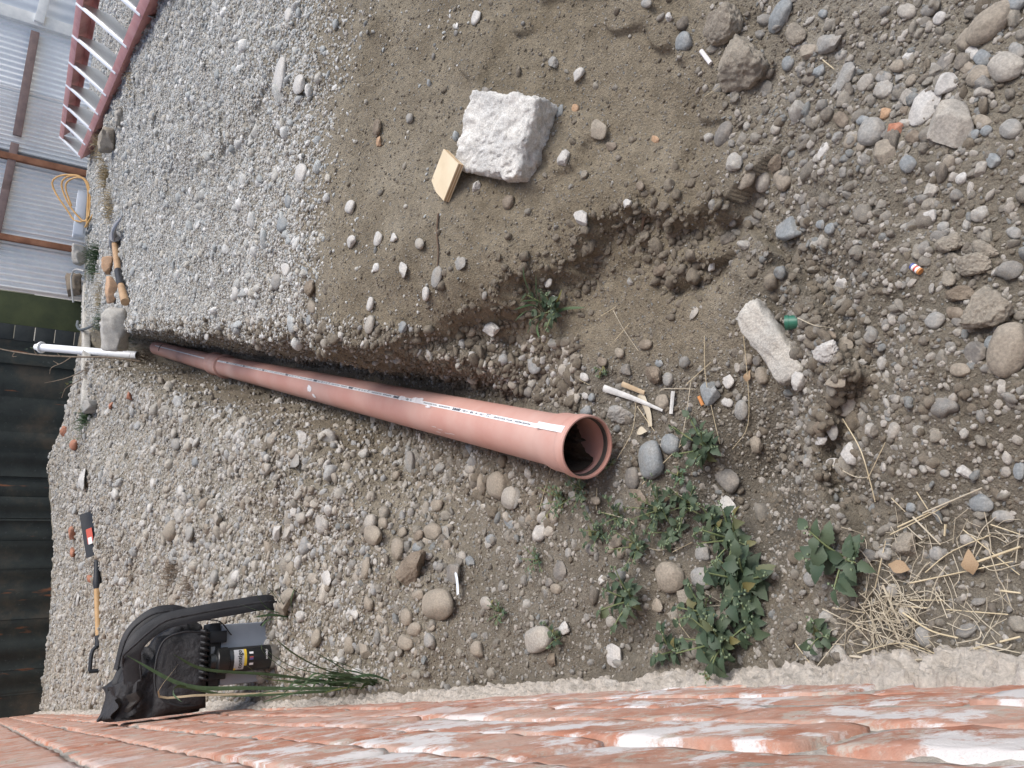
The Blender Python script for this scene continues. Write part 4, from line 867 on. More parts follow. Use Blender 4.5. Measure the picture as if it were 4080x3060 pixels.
def green_stub():
    P, dep = hit(3150, 1292); P = P+np.array([0, 0, .014]); ax = np.array([.35, -.62, -.05]); ax /= np.linalg.norm(ax); ax = -ax
    ax = np.array([-.15, .80, .45]); ax /= np.linalg.norm(ax)
    mb = MB(); mb.lathe([(0, .0075), (-.045, .0075), (-.045, .0112), (-.006, .0112), (-.006, .0122), (0, .0122), (0, .0075)], P, ax, 28)
    o = build_at(mb, 'pipe_stub', MAT['green_plastic'], P); tag(o, 'short stub of dark green plastic pipe beside the concrete slab chunk', 'pipe stub')
green_stub()
def lay(pts, lift=.004, n=14, dips=True):
    out = [hit(x, y)[0]+np.array([0, 0, lift]) for x, y in pts]; return curve(out, n)
def stick(name, pts, r, mat, label, cat, lift=.006, taper=.6, n=12, flat=1.0, sides=6, group=None):
    C_ = lay(pts, lift, n); k = np.linspace(1, taper, n); mb = MB(); mb.tube(C_, r*k, sides, True, flat)
    o = build_at(mb, name, mat, C_[0]); return tag(o, label, cat, group)
MAT['old_wood'] = simple('grey_old_wood', (.42, .42, .41), (.60, .60, .58), 60, .85, .4)
MAT['tan_wood'] = simple('tan_wood', (.36, .27, .17), (.46, .36, .24), 60, .85, .3)
MAT['dark_twig'] = simple('dark_twig', (.10, .065, .045), (.17, .12, .085), 60, .9, .3)
MAT['straw'] = simple('straw', (.46, .385, .245), (.60, .52, .36), 30, .7)
MAT['straw_grey'] = simple('straw_grey', (.40, .35, .26), (.52, .47, .37), 30, .8)
stick('wood_splinter', [(2420, 1548), (2540, 1590), (2655, 1638)], .0075, MAT['old_wood'], 'grey painted wood splinter, longest, right beside the pipe socket', 'splinter', .010, .35, flat=.45)
stick('wood_splinter', [(2496, 1532), (2585, 1568)], .0055, MAT['tan_wood'], 'short tan wood splinter above the grey painted one', 'splinter', .012, .8, flat=.4)
stick('wood_splinter', [(2560, 1570), (2590, 1640), (2600, 1700)], .009, MAT['straw_grey'], 'flat dry bark strip hanging beside the grey splinter', 'bark', .006, .6, flat=.2)
stick('wood_splinter', [(2690, 1560), (2682, 1650)], .005, MAT['old_wood'], 'short upright grey stick next to a round tan stone', 'splinter', .006, .9, flat=.6)
stick('twig', [(1752, 852), (1746, 930), (1752, 1000), (1748, 1080)], .0022, MAT['dark_twig'], 'thin dark twig on the brown slope below the plywood offcut', 'twig', .004, .6)
stick('twig', [(2573, 860), (2562, 925)], .0035, MAT['dark_twig'], 'stubby brown twig lying on the floor of the dig', 'twig', .004, .8)
def butt(name, p, q, r, cols, label, cat):
    A, B = hit(*p)[0]+np.array([0, 0, r]), hit(*q)[0]+np.array([0, 0, r]); root = thing(name, label, cat, tuple(A)); n = len(cols); ax = B-A
    for i, (nm, m) in enumerate(cols):
        mb = MB(); mb.tube([A+ax*(i/n), A+ax*((i+1)/n)], r*(1+.03*(i % 2)), 12); mb.build(nm, m, root)
MAT['paper'] = simple('white_paper', (.70, .69, .70), (.80, .79, .80), 40, .8); MAT['tip'] = simple('orange_tip', (.50, .21, .07), (.58, .27, .10), 60, .8)
MAT['red_ink'] = simple('red_plastic', (.50, .09, .06), None, 20, .5); MAT['blue_ink'] = simple('blue_plastic', (.07, .10, .30), None, 20, .5)
butt('cigarette_butt', (2800, 206), (2838, 256), .0042, [('paper', MAT['paper']), ('filter', MAT['paper'])], 'white cigarette butt on the brown slope near the pebbly lumps', 'cigarette butt')
butt('cigarette_butt', (2790, 1580), (2806, 1616), .0036, [('filter', MAT['tip']), ('paper', MAT['tip'])], 'orange cigarette butt among dry stalks right of the pipe socket', 'cigarette butt')
butt('striped_cap', (3640, 1062), (3676, 1086), .0046, [('band', MAT['blue_ink']), ('band', MAT['paper']), ('band', MAT['red_ink']), ('band', MAT['paper']), ('band', MAT['tip'])], 'tiny cap with blue, white and red stripes in the gravel', 'cap')
MAT['strap'] = simple('white_webbing', (.60, .66, .72), (.72, .77, .82), 120, .8, .5)
stick('webbing_strap', [(1840, 2255), (1852, 2310), (1856, 2368)], .0058, MAT['strap'], 'torn strip of white webbing beside the large dusty boulder', 'strap', .022, 1.0, flat=.25)

# ------------------------------------------------------------------ far end: vent, kerb, slabs, box, hoses, pick
MAT['pvc'] = simple('white_pvc', (.78, .80, .82), (.84, .86, .87), 10, .35)
def vent():
    b = at_depth(512, 1413, 6.35); t_ = at_depth(150, 1383, 6.55); ax = t_-b; L_ = np.linalg.norm(ax); ax /= L_; r = .0335
    root = thing('vent_pipe', 'white plastic vent pipe with cap standing at the trench end', 'pipe', tuple(b-ax*.1))
    mb = MB(); mb.lathe([(-.09, r), (L_-.03, r), (L_-.03, r-.003), (-.09, r-.003)], b, ax, 32); mb.build('tube', MAT['pvc'], root)
    mb = MB(); mb.lathe([(L_-.045, r+.001), (L_-.045, r*1.5), (L_-.035, r*1.52), (L_-.005, r*.95), (L_+.018, r*.80), (L_+.018, .001)], b, ax, 32); mb.build('cap', MAT['pvc'], root)
vent()
def on_ground(x, y, lift, dmax=9.0):
    P, dp = hit(x, y); return P+np.array([0, 0, lift])
def beam(name, pts_px, z, h, dpt, mat, label, cat, seed):
    A, B = at_height(*pts_px[0], z), at_height(*pts_px[1], z); dv = B-A; L_ = np.linalg.norm(dv); dv /= L_; pn = np.array([-dv[1], dv[0], 0]); pn /= np.linalg.norm(pn)
    V, F = rough_box(L_, dpt, h, 40, 4, 5, min(h, dpt)*.15, seed, .006); ax = np.array([dv, pn, [0, 0, 1]]); c = (A+B)/2+np.array([0, 0, h*.5-.02])+pn*dpt*.5*(1 if pn[1] > 0 else -1)
    o = obj(name, mesh(name, V @ ax, F), mat, None, tuple(c)); return tag(o, label, cat)
beam('concrete_kerb', [(352, 1128), (352, 1600)], .575, .062, .10, MAT['concrete'], 'long thin concrete kerb in front of the dark fence', 'kerb', 21)
def chunk(name, poly_x, poly_y, dep, thick, mat, label, cat, seed, amp=.006, kids=()):
    dep = min(dep, hit(poly_x[1]-4, sum(poly_y)/2)[1])
    a, b = at_depth(poly_x[0], sum(poly_y)/2, dep), at_depth(poly_x[1], sum(poly_y)/2, dep); c = (a+b)/2
    ex = (poly_y[1]-poly_y[0])*dep/FPX; ez = np.linalg.norm(a-b); V, F = rough_box(ex, thick, ez, 14, 6, 10, min(ex, thick, ez)*.25, seed, amp)
    V = V*(1+.16*noise(V*8+seed, seed+40)+.05*noise(V*24+seed, seed+41))[:, None]
    rr = np.random.default_rng(seed); hx = np.array([ex, thick, ez])/2
    for _ in range(9):
        n_ = rr.normal(size=3); n_ /= np.linalg.norm(n_); U = V/hx; s_ = U @ n_; V = V-np.outer(np.maximum(s_-rr.uniform(.75, 1.05), 0), n_)*hx
    o = obj(name, mesh(name, V, F), mat, None, tuple(c)); o.rotation_euler = (0, math.radians(-7), 0); return tag(o, label, cat)
chunk('concrete_post', (408, 505), (1225, 1400), 6.0, .14, MAT['concrete'], 'broken grey concrete post end behind the vent pipe', 'concrete post', 22)
MAT['tan_brick'] = stone_material('tan_brick', [(.50, .32, .20)], dustamt=.3, bmp=.8)
chunk('half_brick', (408, 452), (1022, 1090), 6.1, .10, MAT['tan_brick'], 'tan broken brick with white face beyond the pickaxe', 'brick', 23, .005)
chunk('half_brick', (417, 463), (1107, 1206), 6.0, .10, MAT['tan_brick'], 'longer tan broken brick next to the pickaxe handle end', 'brick', 24, .005)
chunk('rubble_stone', (460, 492), (425, 505), 6.4, .14, MAT['st_p'], 'beige rubble stone under the end of the red frame', 'stone', 25, .010)
chunk('rubble_stone', (400, 462), (500, 600), 6.7, .2, MAT['st_t'], 'tan flat rubble stone with dry grass beside the red frame', 'stone', 26, .012)
chunk('rubble_stone', (290, 345), (970, 1060), 7.4, .25, MAT['concrete'], 'rough grey stone at the foot of the rusty fence post', 'stone', 27, .012)
chunk('rubble_stone', (262, 318), (1090, 1190), 7.5, .3, MAT['clod'], 'dark earth lump between fence and concrete kerb', 'clod', 28, .014)
chunk('rubble_stone', (330, 390), (1590, 1650), 6.0, .16, MAT['st_g'], 'grey broken slab propped on the spoil mound', 'slab', 29, .006)
MAT['box_white'] = simple('pale_plastic', (.58, .64, .72), (.66, .72, .79), 8, .45)
def meter_box():
    c = at_depth(322, 858, 7.35); root = thing('meter_box', 'pale blue-white plastic box lying against the corrugated fence', 'box', tuple(c)); dv = FD*1.0
    mb = MB(); mb.box(c, (.46, .13, .10), AXF, .012); mb.build('body', MAT['box_white'], root)
    mb = MB(); mb.box(c+FN*.072+np.array([0, 0, .01]), (.44, .02, .085), AXF, .008); mb.build('lid', MAT['box_white'], root)
meter_box()
MAT['hose_y'] = simple('yellow_hose', (.52, .30, .10), (.62, .38, .15), 12, .5); MAT['hose_g'] = simple('grey_hose', (.07, .085, .095), (.12, .135, .145), 12, .5)
def hose(pts, dep, r, mat, label, nm='hose'):
    P = curve([at_depth(x, y, d_) for (x, y), d_ in zip(pts, dep if hasattr(dep, '__len__') else [dep]*len(pts))], 60); mb = MB(); mb.tube(P, r, 8); o = build_at(mb, nm, mat, P[0]); tag(o, label, 'hose')
hose([(345, 905), (350, 800), (352, 740), (322, 705), (290, 697), (240, 700), (208, 725), (225, 775), (270, 840), (300, 880), (350, 870), (360, 780), (345, 720), (300, 700), (262, 708), (245, 735), (262, 790), (300, 850), (345, 880), (352, 770), (335, 715), (300, 708), (268, 725), (262, 755), (285, 820)], 7.25, .0085, MAT['hose_y'], 'loose coil of yellow hose standing behind the pale box')
hose([(340, 905), (365, 865), (400, 815), (430, 770), (447, 740)], [7.1, 7.0, 6.9, 6.8, 6.7], .010, MAT['hose_y'], 'yellow hose end running out across the dry grass')
hose([(355, 918), (380, 878), (410, 835), (440, 780), (448, 755)], [7.05, 6.95, 6.85, 6.75, 6.65], .013, MAT['hose_g'], 'dark grey hose lying beside the yellow one')
hose([(350, 930), (365, 912), (385, 915), (400, 930), (408, 940)], [7.0, 6.9, 6.8, 6.75, 6.7], .011, MAT['hose_g'], 'short arched grey hose end in the grass')
hose([(310, 1280), (308, 1300), (320, 1313), (345, 1308), (380, 1290), (410, 1265), (440, 1215)], [6.9, 6.85, 6.7, 6.5, 6.4, 6.3, 6.2], .012, MAT['hose_g'], 'dark hose looping over the concrete kerb')
hose([(335, 1080), (300, 1075), (285, 1100), (285, 1140), (292, 1205)], [6.9, 6.95, 7.0, 7.0, 7.0], .009, simple('pale_hose', (.36, .36, .35), None, 10, .6), 'thin pale grey hose in front of the fence')
MAT['handle_wood'] = simple('handle_wood', (.34, .215, .115), (.44, .29, .165), 18, .6, .2); MAT['tool_wood'] = simple('pale_handle', (.42, .265, .12), (.52, .34, .17), 14, .5)
MAT['steel'] = metal_material('worn_steel', (.34, .33, .32), (.48, .48, .48), .45, .7); MAT['black_tool'] = simple('black_enamel', (.007, .009, .013), (.014, .018, .024), 14, .5); MAT['tape'] = simple('black_tape', (.016, .017, .02), None, 14, .5)
def pickaxe():
    g = lambda x, y, l: hit(x, y)[0]+np.array([0, 0, l])
    g0 = g(478, 965, .035); g4 = g(520, 1207, .03); h4 = g4; e = g0; lin_ = lambda t_: g0+(g4-g0)*t_+np.array([0, 0, .012*math.sin(t_*3.14)]); h1 = lin_(.14); h2 = lin_(.53); h3 = lin_(.76)
    root = thing('pickaxe', 'old pickaxe with wooden taped handle lying at the far edge of the gravel', 'pickaxe', tuple(e))
    tip = g(498, 866, .02); md = (e+tip)/2+np.array([0, 0, .025])
    mb = MB(); mb.tube(curve([e, md, tip], 10), [.034, .034, .033, .031, .029, .026, .022, .018, .012, .006], 8, True, .6); mb.build('blade', MAT['steel'], root)
    mb = MB(); mb.tube([e+(e-md)*.35, e-(e-md)*.35], [.040, .040], 14); mb.tube(curve([e, e+np.array([.02, -.07, .0]), e+np.array([.01, -.12, -.01])], 6), [.034, .03, .028, .026, .022, .02], 8, True, .7); mb.build('eye', MAT['steel'], root)
    mb = MB(); mb.tube([e, h1, h2], [.022, .021, .021], 14); mb.tube([h3, h4], [.022, .027], 14); mb.build('handle', MAT['handle_wood'], root)
    mb = MB(); mb.tube([h2-(h3-h2)*.03, h3], [.0235, .0245], 14); mb.build('tape', MAT['tape'], root)
pickaxe()
def spade():
    K = [(362, 2035), (388, 2208), (388, 2345), (395, 2552), (392, 2672)]; dp = [5.55, 5.15, 4.85, 4.40, 4.15]
    A_ = hit(*K[0])[0]+np.array([0, 0, .13]); B_ = hit(*K[4])[0]+np.array([0, 0, .13]); P = []
    for (x, y) in K:
        q_ = ray(x, y); n_ = np.cross(B_-A_, np.array([0, 0, 1.0])); P.append(CP+q_*(((A_-CP) @ n_)/(q_ @ n_)))
    root = thing('spade', 'square spade with black blade, sticker and pale wooden handle on the spoil mound', 'spade', tuple(P[1]))
    ax = (P[1]-P[0]); L_ = np.linalg.norm(ax); ax /= L_; toc = CP-P[0]; up = np.array([0, 0, 1.0]); up = up-ax*(up @ ax); up /= np.linalg.norm(up); sd = np.cross(ax, up)
    if sd @ toc < 0: sd = -sd
    bd = up*.55-sd*.83; bd /= np.linalg.norm(bd); bn = np.cross(ax, bd)
    if bn @ toc < 0: bn = -bn
    mb = MB(); V = []; n = 9
    for lay_ in (0, -.004):
        for i in range(8):
            for k in range(n):
                u = k/(n-1)-.5; V.append(P[0]+ax*L_*i/7+bd*(u*.13+.02)+bn*(lay_+.05*(u*u)*(1-.3*i/7)))
    F = [(i*n+k, i*n+k+1, (i+1)*n+k+1, (i+1)*n+k) for i in range(7) for k in range(n-1)]
    F += [tuple(j+8*n for j in f[::-1]) for f in F]; mb.add(V, F); bl = mb.build('blade', MAT['black_tool'], root)
    mb = MB(); c0 = P[0]+ax*L_*.55+bn*.008
    mb.box(c0+bd*.03, (L_*.34, .05, .002), np.array([ax, bd, bn])); stk = mb.build('sticker', MAT['red_ink'], bl, False)
    mb = MB(); mb.box(c0+ax*.03+bd*.03+bn*.0022, (L_*.15, .032, .002), np.array([ax, bd, bn])); mb.build('sticker_panel', MAT['paper'], stk, False)
    mb = MB(); mb.tube(curve([P[1]-ax*.10, P[1], (P[1]+P[2])/2, P[2]], 10), [.012, .016, .017, .018, .018, .019, .02, .022, .025, .021], 12); mb.build('socket', MAT['black_tool'], root)
    mb = MB(); mb.tube([P[2]-(P[3]-P[2])*.06, P[3]], [.0195, .019], 14); mb.build('shaft', MAT['tool_wood'], root)
    g1, g2 = P[3], P[4]; dv = (g2-g1)/np.linalg.norm(g2-g1); wv = np.array([0, 0, 1.0])
    mb = MB(); mb.tube([g1-dv*.03, g1+dv*.03], [.023, .022], 12)
    for sg in (-1, 1): mb.tube(curve([g1+dv*.03, g1+dv*.06+wv*sg*.035, g2+wv*sg*.045], 8), .011, 8)
    mb.tube([g2-wv*.05, g2+wv*.05], .012, 10); mb.build('grip', MAT['black_tool'], root)
spade()

# ------------------------------------------------------------------ backpack, case and flask by the wall
MAT['bag'] = simple('black_canvas', (.010, .010, .012), (.024, .024, .028), 12, .75, .9, .012, bscale=34)
MAT['bag2'] = simple('black_mesh_cloth', (.020, .018, .018), (.034, .030, .028), 60, .75, .5, .003, bscale=200)
MAT['strap_b'] = simple('black_strap', (.009, .010, .013), (.018, .019, .023), 20, .65, .4, .002, bscale=200)
MAT['case_grey'] = simple('grey_plastic_case', (.30, .34, .40), (.36, .40, .46), 10, .4)
MAT['flask'] = simple('black_flask', (.010, .011, .012), None, 10, .3); MAT['flask_steel'] = metal_material('brushed_steel', (.40, .39, .38), (.50, .49, .48), .3, .9)
GB = np.array(at_height(1100, 2590, gz(*at_height(1100, 2590, .27)[:2]))); _vz = math.atan2(GB[0], GB[1])
BR = np.array([math.cos(_vz), -math.sin(_vz), 0]); BB = np.array([math.sin(_vz), math.cos(_vz), 0])   # right, away
def bl(r, b, h): return GB+BR*r+BB*b+np.array([0, 0, h])
def bh(r, b, h): return bl(r, b, h if h < .2 else .2+(h-.2)*.66)
def backpack():
    root = thing('backpack', 'black canvas backpack slumped against the brick wall beside the flask', 'backpack', tuple(bh(-.03, .16, .0)))
    nu, nv = 72, 64; V = []
    for j in range(nv):
        t = j/(nv-1); h = .20+.405*t
        wl = .165+.015*math.sin(t*3.1)-.03*max(0, t-.8)/.2; wr = .150-.10*max(0, t-.45)/.55
        dp = .105*(1-.25*max(0, t-.6)/.4)
        rim = math.sqrt(max(1-abs((t-.5)/.5)**5, 0))*.85+.15
        for i in range(nu):
            a = 2*math.pi*i/nu; ca, sa = math.cos(a), math.sin(a)
            x = math.copysign(abs(ca)**.72, ca); y = math.copysign(abs(sa)**.75, sa)
            r_ = (wr if x > 0 else wl)*x*rim; b_ = dp*y*rim
            hh = h + .035*(-x)*t*.6 - .05*t*max(0, x)
            V.append([r_-.03-.035*t, b_+.11+.05*t, hh])
    V = np.array(V); q = V*np.array([1, 1, 1.0])
    fold = noise(np.stack([q[:, 0]*14+q[:, 2]*9, q[:, 1]*7, q[:, 2]*10-q[:, 0]*8], 1), 90); fold2 = noise(np.stack([q[:, 0]*30-q[:, 2]*16, q[:, 1]*14, q[:, 2]*24], 1), 91)
    rid = .6-np.abs(fold)**.7*1.8; amp = .024*(.25+1.0*np.clip((q[:, 2]-.25)/.3, 0, 1))
    ctr = np.array([-.05, .13, .40]); nrm = V-ctr; nrm /= np.linalg.norm(nrm, axis=1)[:, None]
    fold3 = noise(np.stack([q[:, 0]*22+q[:, 2]*30, q[:, 1]*18, q[:, 2]*14-q[:, 0]*24], 1), 93)
    V = V+nrm*(amp*rid*1.25+.014*(.5-np.abs(fold2))+.010*(.5-np.abs(fold3)))[:, None]
    W = np.array([bh(*v) for v in V]); dist = (W-W0) @ WN; W += np.outer(np.maximum(.012-dist, 0), WN)
    F = [(j*nu+i, j*nu+(i+1) % nu, (j+1)*nu+(i+1) % nu, (j+1)*nu+i) for j in range(nv-1) for i in range(nu)]+[tuple(range(nu))[::-1], tuple((nv-1)*nu+i for i in range(nu))]
    mb = MB(); mb.add(W, F); bo = mb.build('body', MAT['bag'], root)
    # front pocket with a rolled rim
    V = []; n1, n2 = 30, 24
    for j in range(n2):
        for i in range(n1):
            u = i/(n1-1)*2-1; v = j/(n2-1); e = (1-abs(u)**5)*(1-abs(2*v-1)**5)
            V.append(bh(-.035+u*.115-.01*v, .016-.045*e**.5+.035*v+.008*float(noise(np.array([u*3, v*4, .3]), 92)), .215+.22*v))
    mb = MB(); mb.add(V, [(j*n1+i, j*n1+i+1, (j+1)*n1+i+1, (j+1)*n1+i) for j in range(n2-1) for i in range(n1-1)]); pk = mb.build('front_pocket', MAT['bag'], root)
    mb = MB(); mb.tube(curve([bh(-.14, .0, .24), bh(-.135, -.012, .34), bh(-.10, -.006, .425), bh(-.03, -.002, .445), bh(.05, -.004, .42), bh(.075, -.012, .34), bh(.07, -.012, .24)], 40), .0032, 6); mb.build('zip', MAT['strap_b'], pk)
    # mesh flap falling open at the top left
    V = []
    for j in range(16):
        for i in range(14):
            u, v = i/13, j/15; V.append(bh(-.20+.10*u+.03*v, .06+.05*math.sin(u*5)*.3+.02*math.sin(v*9), .60-.02*u-.15*v+.012*math.sin(u*14)))
    V = np.array(V); dist = (V-W0) @ WN; V += np.outer(np.maximum(.02-dist, 0), WN)
    mb = MB(); mb.add(V, [(j*14+i, j*14+i+1, (j+1)*14+i+1, (j+1)*14+i) for j in range(15) for i in range(13)]); mb.build('mesh_flap', MAT['bag2'], root)
    def strap(P, w_, nm, fl=.18):
        C_ = curve(P, 36); mb = MB(); mb.tube(C_, w_, 10, True, fl, up=BR); so2 = mb.build(nm, MAT['strap_b'], root)
        if w_ > .02:
            T_ = np.gradient(C_, axis=0); sdv = np.cross(T_, BR); sdv /= np.linalg.norm(sdv, axis=1)[:, None]
            for sg in (-1, 1):
                mb = MB(); mb.tube(C_+sdv*w_*.93*sg, .0035, 6); mb.build('piping', MAT['bag'], so2)
        return so2
    strap([bh(-.06, .05, .52), bh(.04, .02, .535), bh(.105, .02, .43), bh(.125, .00, .30), bh(.140, -.02, .15), bh(.150, -.03, .03), bh(.12, .02, -.005), bh(.05, .08, .06)], .026, 'shoulder_strap')
    strap([bh(-.02, .14, .56), bh(.08, .13, .53), bh(.135, .11, .45), bh(.145, .10, .36), bh(.13, .10, .28)], .024, 'shoulder_strap')
    strap([bh(.11, .02, .24), bh(.10, .0, .18), bh(.06, .02, .14)], .010, 'side_webbing')
    strap([bh(-.10, .13, .55), bh(-.06, .10, .585), bh(-.01, .12, .56)], .010, 'grab_handle')
    mb = MB(); 
    for k in range(9): mb.tube(curve([bh(-.07+.017*k, -.030, .225), bh(-.065+.017*k, -.042, .245), bh(-.06+.017*k, -.030, .262)], 6), .004, 6)
    mb.build('elastic_cord', MAT['strap_b'], root)
backpack()
def case():
    root = thing('plastic_case', 'grey plastic case with black latched lid under the backpack', 'case', tuple(bl(0, .06, 0)))
    ax = np.array([BR, BB, [0, 0, 1]])
    mb = MB(); mb.box(bl(.0, .075, .082), (.185, .085, .170), ax, .008); mb.build('body', MAT['case_grey'], root)
    mb = MB(); mb.box(bl(.0, .075, .186), (.196, .095, .034), ax, .006); ld = mb.build('lid', MAT['black_tool'], root)
    for r_ in (.055, -.055):
        mb = MB(); mb.box(bl(r_, .022, .178), (.036, .012, .052), ax, .003); mb.build('latch', MAT['black_tool'], ld)
    for r_ in (.062, .015):
        mb = MB(); mb.box(bl(r_, .0255, .192), (.022, .003, .012), ax); mb.build('sticker', simple('pale_sticker', (.4, .42, .44), None, 9, .5), ld, False)
case()
def flask():
    r_, b_ = -.018, -.022; base = bl(r_, b_, 0); base[2] = gz(base[0], base[1])-.002; R_ = .037; root = thing('steel_flask', 'black steel flask with lid standing in front of the grey case', 'flask', tuple(base))
    up = (0, 0, 1); L = lambda pr, nm, m, p=root: (lambda mb: (mb.lathe(pr, base, up, 40), mb.build(nm, m, p))[1])(MB())
    L([(0, .001), (0, R_-.004), (.004, R_-.001), (.026, R_)], 'steel_base', MAT['flask_steel'])
    bd = L([(.026, R_+.0004), (.150, R_+.0004), (.156, R_-.003)], 'body', MAT['flask'])
    ld = L([(.154, R_-.003), (.156, R_+.003), (.186, R_+.0025), (.190, R_-.001), (.192, R_-.012), (.206, R_-.015), (.208, R_-.020), (.208, .001)], 'lid', MAT['flask'])
    tc_ = math.atan2((CP-base)[1], (CP-base)[0])
    def band(h0, h1, a0, a1, mat, nm, off=.0011, par=bd):
        V = []; n = 14
        for h in (h0, h1):
            for k in range(n):
                a = tc_+a0+(a1-a0)*k/(n-1); V.append(base+np.array([math.cos(a)*(R_+off), math.sin(a)*(R_+off), h]))
        mb = MB(); mb.add(V, [(k, k+1, n+k+1, n+k) for k in range(n-1)]); return mb.build(nm, mat, par)
    lab = band(.112, .142, -.9, .85, simple('label_grey', (.45, .46, .48), None, 9, .5), 'label')
    band(.104, .112, -.55, .85, simple('label_yellow', (.70, .48, .04), None, 9, .5), 'label_stripe', .0013, bd)
    band(.136, .142, -.9, -.72, simple('label_yellow2', (.70, .48, .04), None, 9, .5), 'label_corner', .0016, bd)
    for a, m in ((.45, MAT['paper']), (.05, MAT['red_ink']), (-.02, MAT['blue_ink']), (-.45, MAT['paper'])): band(.084, .096, a-.09, a+.09, m, 'icon', .0014, bd)
    def word(txt, size, h, off, mat, ac=0.0):
        V, F = text_mesh(txt, size, size*.02); cx = (V[:, 0].max()+V[:, 0].min())/2; W = []
        for p in V:
            a = tc_+ac+(p[0]-cx)/R_; W.append(base+np.array([math.cos(a)*(R_+off), math.sin(a)*(R_+off), h+p[1]]))
        mb = MB(); mb.add(W, F); mb.build('lettering', mat, bd, False)
    word('contigo', .019, .119, .0019, MAT['flask']); word('contigo', .010, .040, .0012, MAT['paper'], .25)
flask()

# ------------------------------------------------------------------ plants
def leaf_material(name, c1, c2):
    m, t, bs, nn, ll = nt(name); bs.inputs['Roughness'].default_value = .6
    oi = nn('ShaderNodeObjectInfo'); n = tex(t, 60, 3)
    c = ramp(t, [(0, c1), (.88, c2), (1, (c2[0]*2.0, c2[1]*1.25, c2[2]*.8))], oi.outputs['Random']); c = mixc(t, c, ramp(t, [(.3, (.8, .8, .8)), (.7, (1.2, 1.2, 1.2))], n.outputs['Fac']), 1.0, 'MULTIPLY')
    ll(c, bs.inputs['Base Color'])
    tr = nn('ShaderNodeBsdfTranslucent'); ll(c, tr.inputs[0]); mx = nn('ShaderNodeMixShader'); mx.inputs[0].default_value = .25
    out = t.nodes['Material Output']; ll(bs.outputs[0], mx.inputs[1]); ll(tr.outputs[0], mx.inputs[2]); ll(mx.outputs[0], out.inputs[0]); return m
MAT['leaf'] = leaf_material('weed_leaf', (.045, .078, .046), (.085, .122, .070)); MAT['leaf_pale'] = leaf_material('weed_leaf_pale', (.07, .13, .075), (.13, .19, .12))
MAT['stem'] = simple('weed_stem', (.11, .15, .06), (.18, .20, .09), 40, .7); MAT['bud'] = simple('weed_bud', (.13, .18, .10), (.19, .24, .145), 200, .8)
MAT['blade'] = leaf_material('grass_blade', (.055, .105, .05), (.10, .155, .07)); MAT['dry_grass'] = simple('dry_grass', (.30, .235, .13), (.42, .34, .21), 30, .8); MAT['dead_weed'] = simple('dead_weed', (.14, .105, .075), (.24, .19, .14), 40, .9)
def leaf_mesh(seed, teeth=True):
    r = np.random.default_rng(seed); out = [(0, 0)]
    prof = [(.12, .03), (.20, .16), (.30, .30), (.36, .275), (.44, .31), (.52, .25), (.62, .25), (.70, .18), (.80, .15), (.92, .06)] if teeth else [(.12, .07), (.28, .16), (.45, .19), (.62, .16), (.80, .09), (.93, .04)]
    V = [(0, 0, 0)]; rows = []
    for (t, w_) in prof:
        w2 = w_*r.uniform(.85, 1.12); z = .10*math.sin(t*2.6)-.22*t*t
        k = len(V); V += [(-w2, t, z+.22*w2), (0, t+.01, z), (w2*r.uniform(.85, 1.1), t, z+.22*w2)]; rows.append(k)
    k = len(V); V.append((0, 1, -.16)); F = [(0, rows[0]+1, rows[0]), (0, rows[0]+2, rows[0]+1)]
    for a, b in zip(rows[:-1], rows[1:]): F += [(a, a+1, b+1, b), (a+1, a+2, b+2, b+1)]
    F += [(rows[-1], rows[-1]+1, k), (rows[-1]+1, rows[-1]+2, k)]; return mesh('leaf', V, F)
LEAVES = [leaf_mesh(i) for i in range(3)]; LEAVES_S = [leaf_mesh(i+9, False) for i in range(2)]
for me in LEAVES: me.materials.append(MAT['leaf'])
for me in LEAVES_S: me.materials.append(MAT['leaf_pale'])
def plant(x, y, spread, nl, ls, label, small=False, nst=None, hgt=.8):
    if not small: nl = int(nl*1.8); ls = ls*.92; spread = spread*1.6
    else: nl = int(nl*1.4); spread = spread*1.3
    P, dep = hit(x, y); S = spread*dep/FPX*.5; root = thing('leafy_weed', label, 'weed', tuple(P), 'weeds growing in the dig')
    nst = nst or max(3, nl//6); st = MB(); bd = MB(); per = max(1, nl//nst); cnt = 0
    for k in range(nst):
        a = 2*math.pi*(k+random.random()*.6)/nst; d_ = np.array([math.cos(a), math.sin(a), 0])*S*random.uniform(.5, 1.0); h = S*hgt*random.uniform(.55, 1.1)
        C_ = curve([P-np.array([0, 0, .005]), P+d_*.35+np.array([0, 0, h*.55]), P+d_*.9+np.array([0, 0, h])], 9); st.tube(C_, np.linspace(.0016, .0008, 9)*(1.3 if ls > .025 else .8), 5)
        for m in range(per):
            t_ = (m+.6)/per; i = min(int(2+t_*6.5), 8); o = bpy.data.objects.new('leaf', random.choice(LEAVES_S if small else LEAVES)); sc.collection.objects.link(o); o.parent = root
            o.location = tuple(C_[i]-P); sz = ls*random.uniform(.6, 1.15)*(1-.25*(m == per-1)); o.scale = (sz, sz, sz)
            o.rotation_euler = (random.uniform(-.25, .45), random.uniform(-.45, .45), a-math.pi/2+random.uniform(-1.5, 1.5)+(m % 2)*1.6); cnt += 1
        if not small:
            for q in range(4): v = C_[-1]+np.random.normal(0, .0035, 3)*(ls/.03); bd.box(v, (.0028, .0028, .0028), None)
    st.build('stem', MAT['stem'], root)
    if bd.V: bd.build('flower_buds', MAT['bud'], root)
np.random.seed(3)
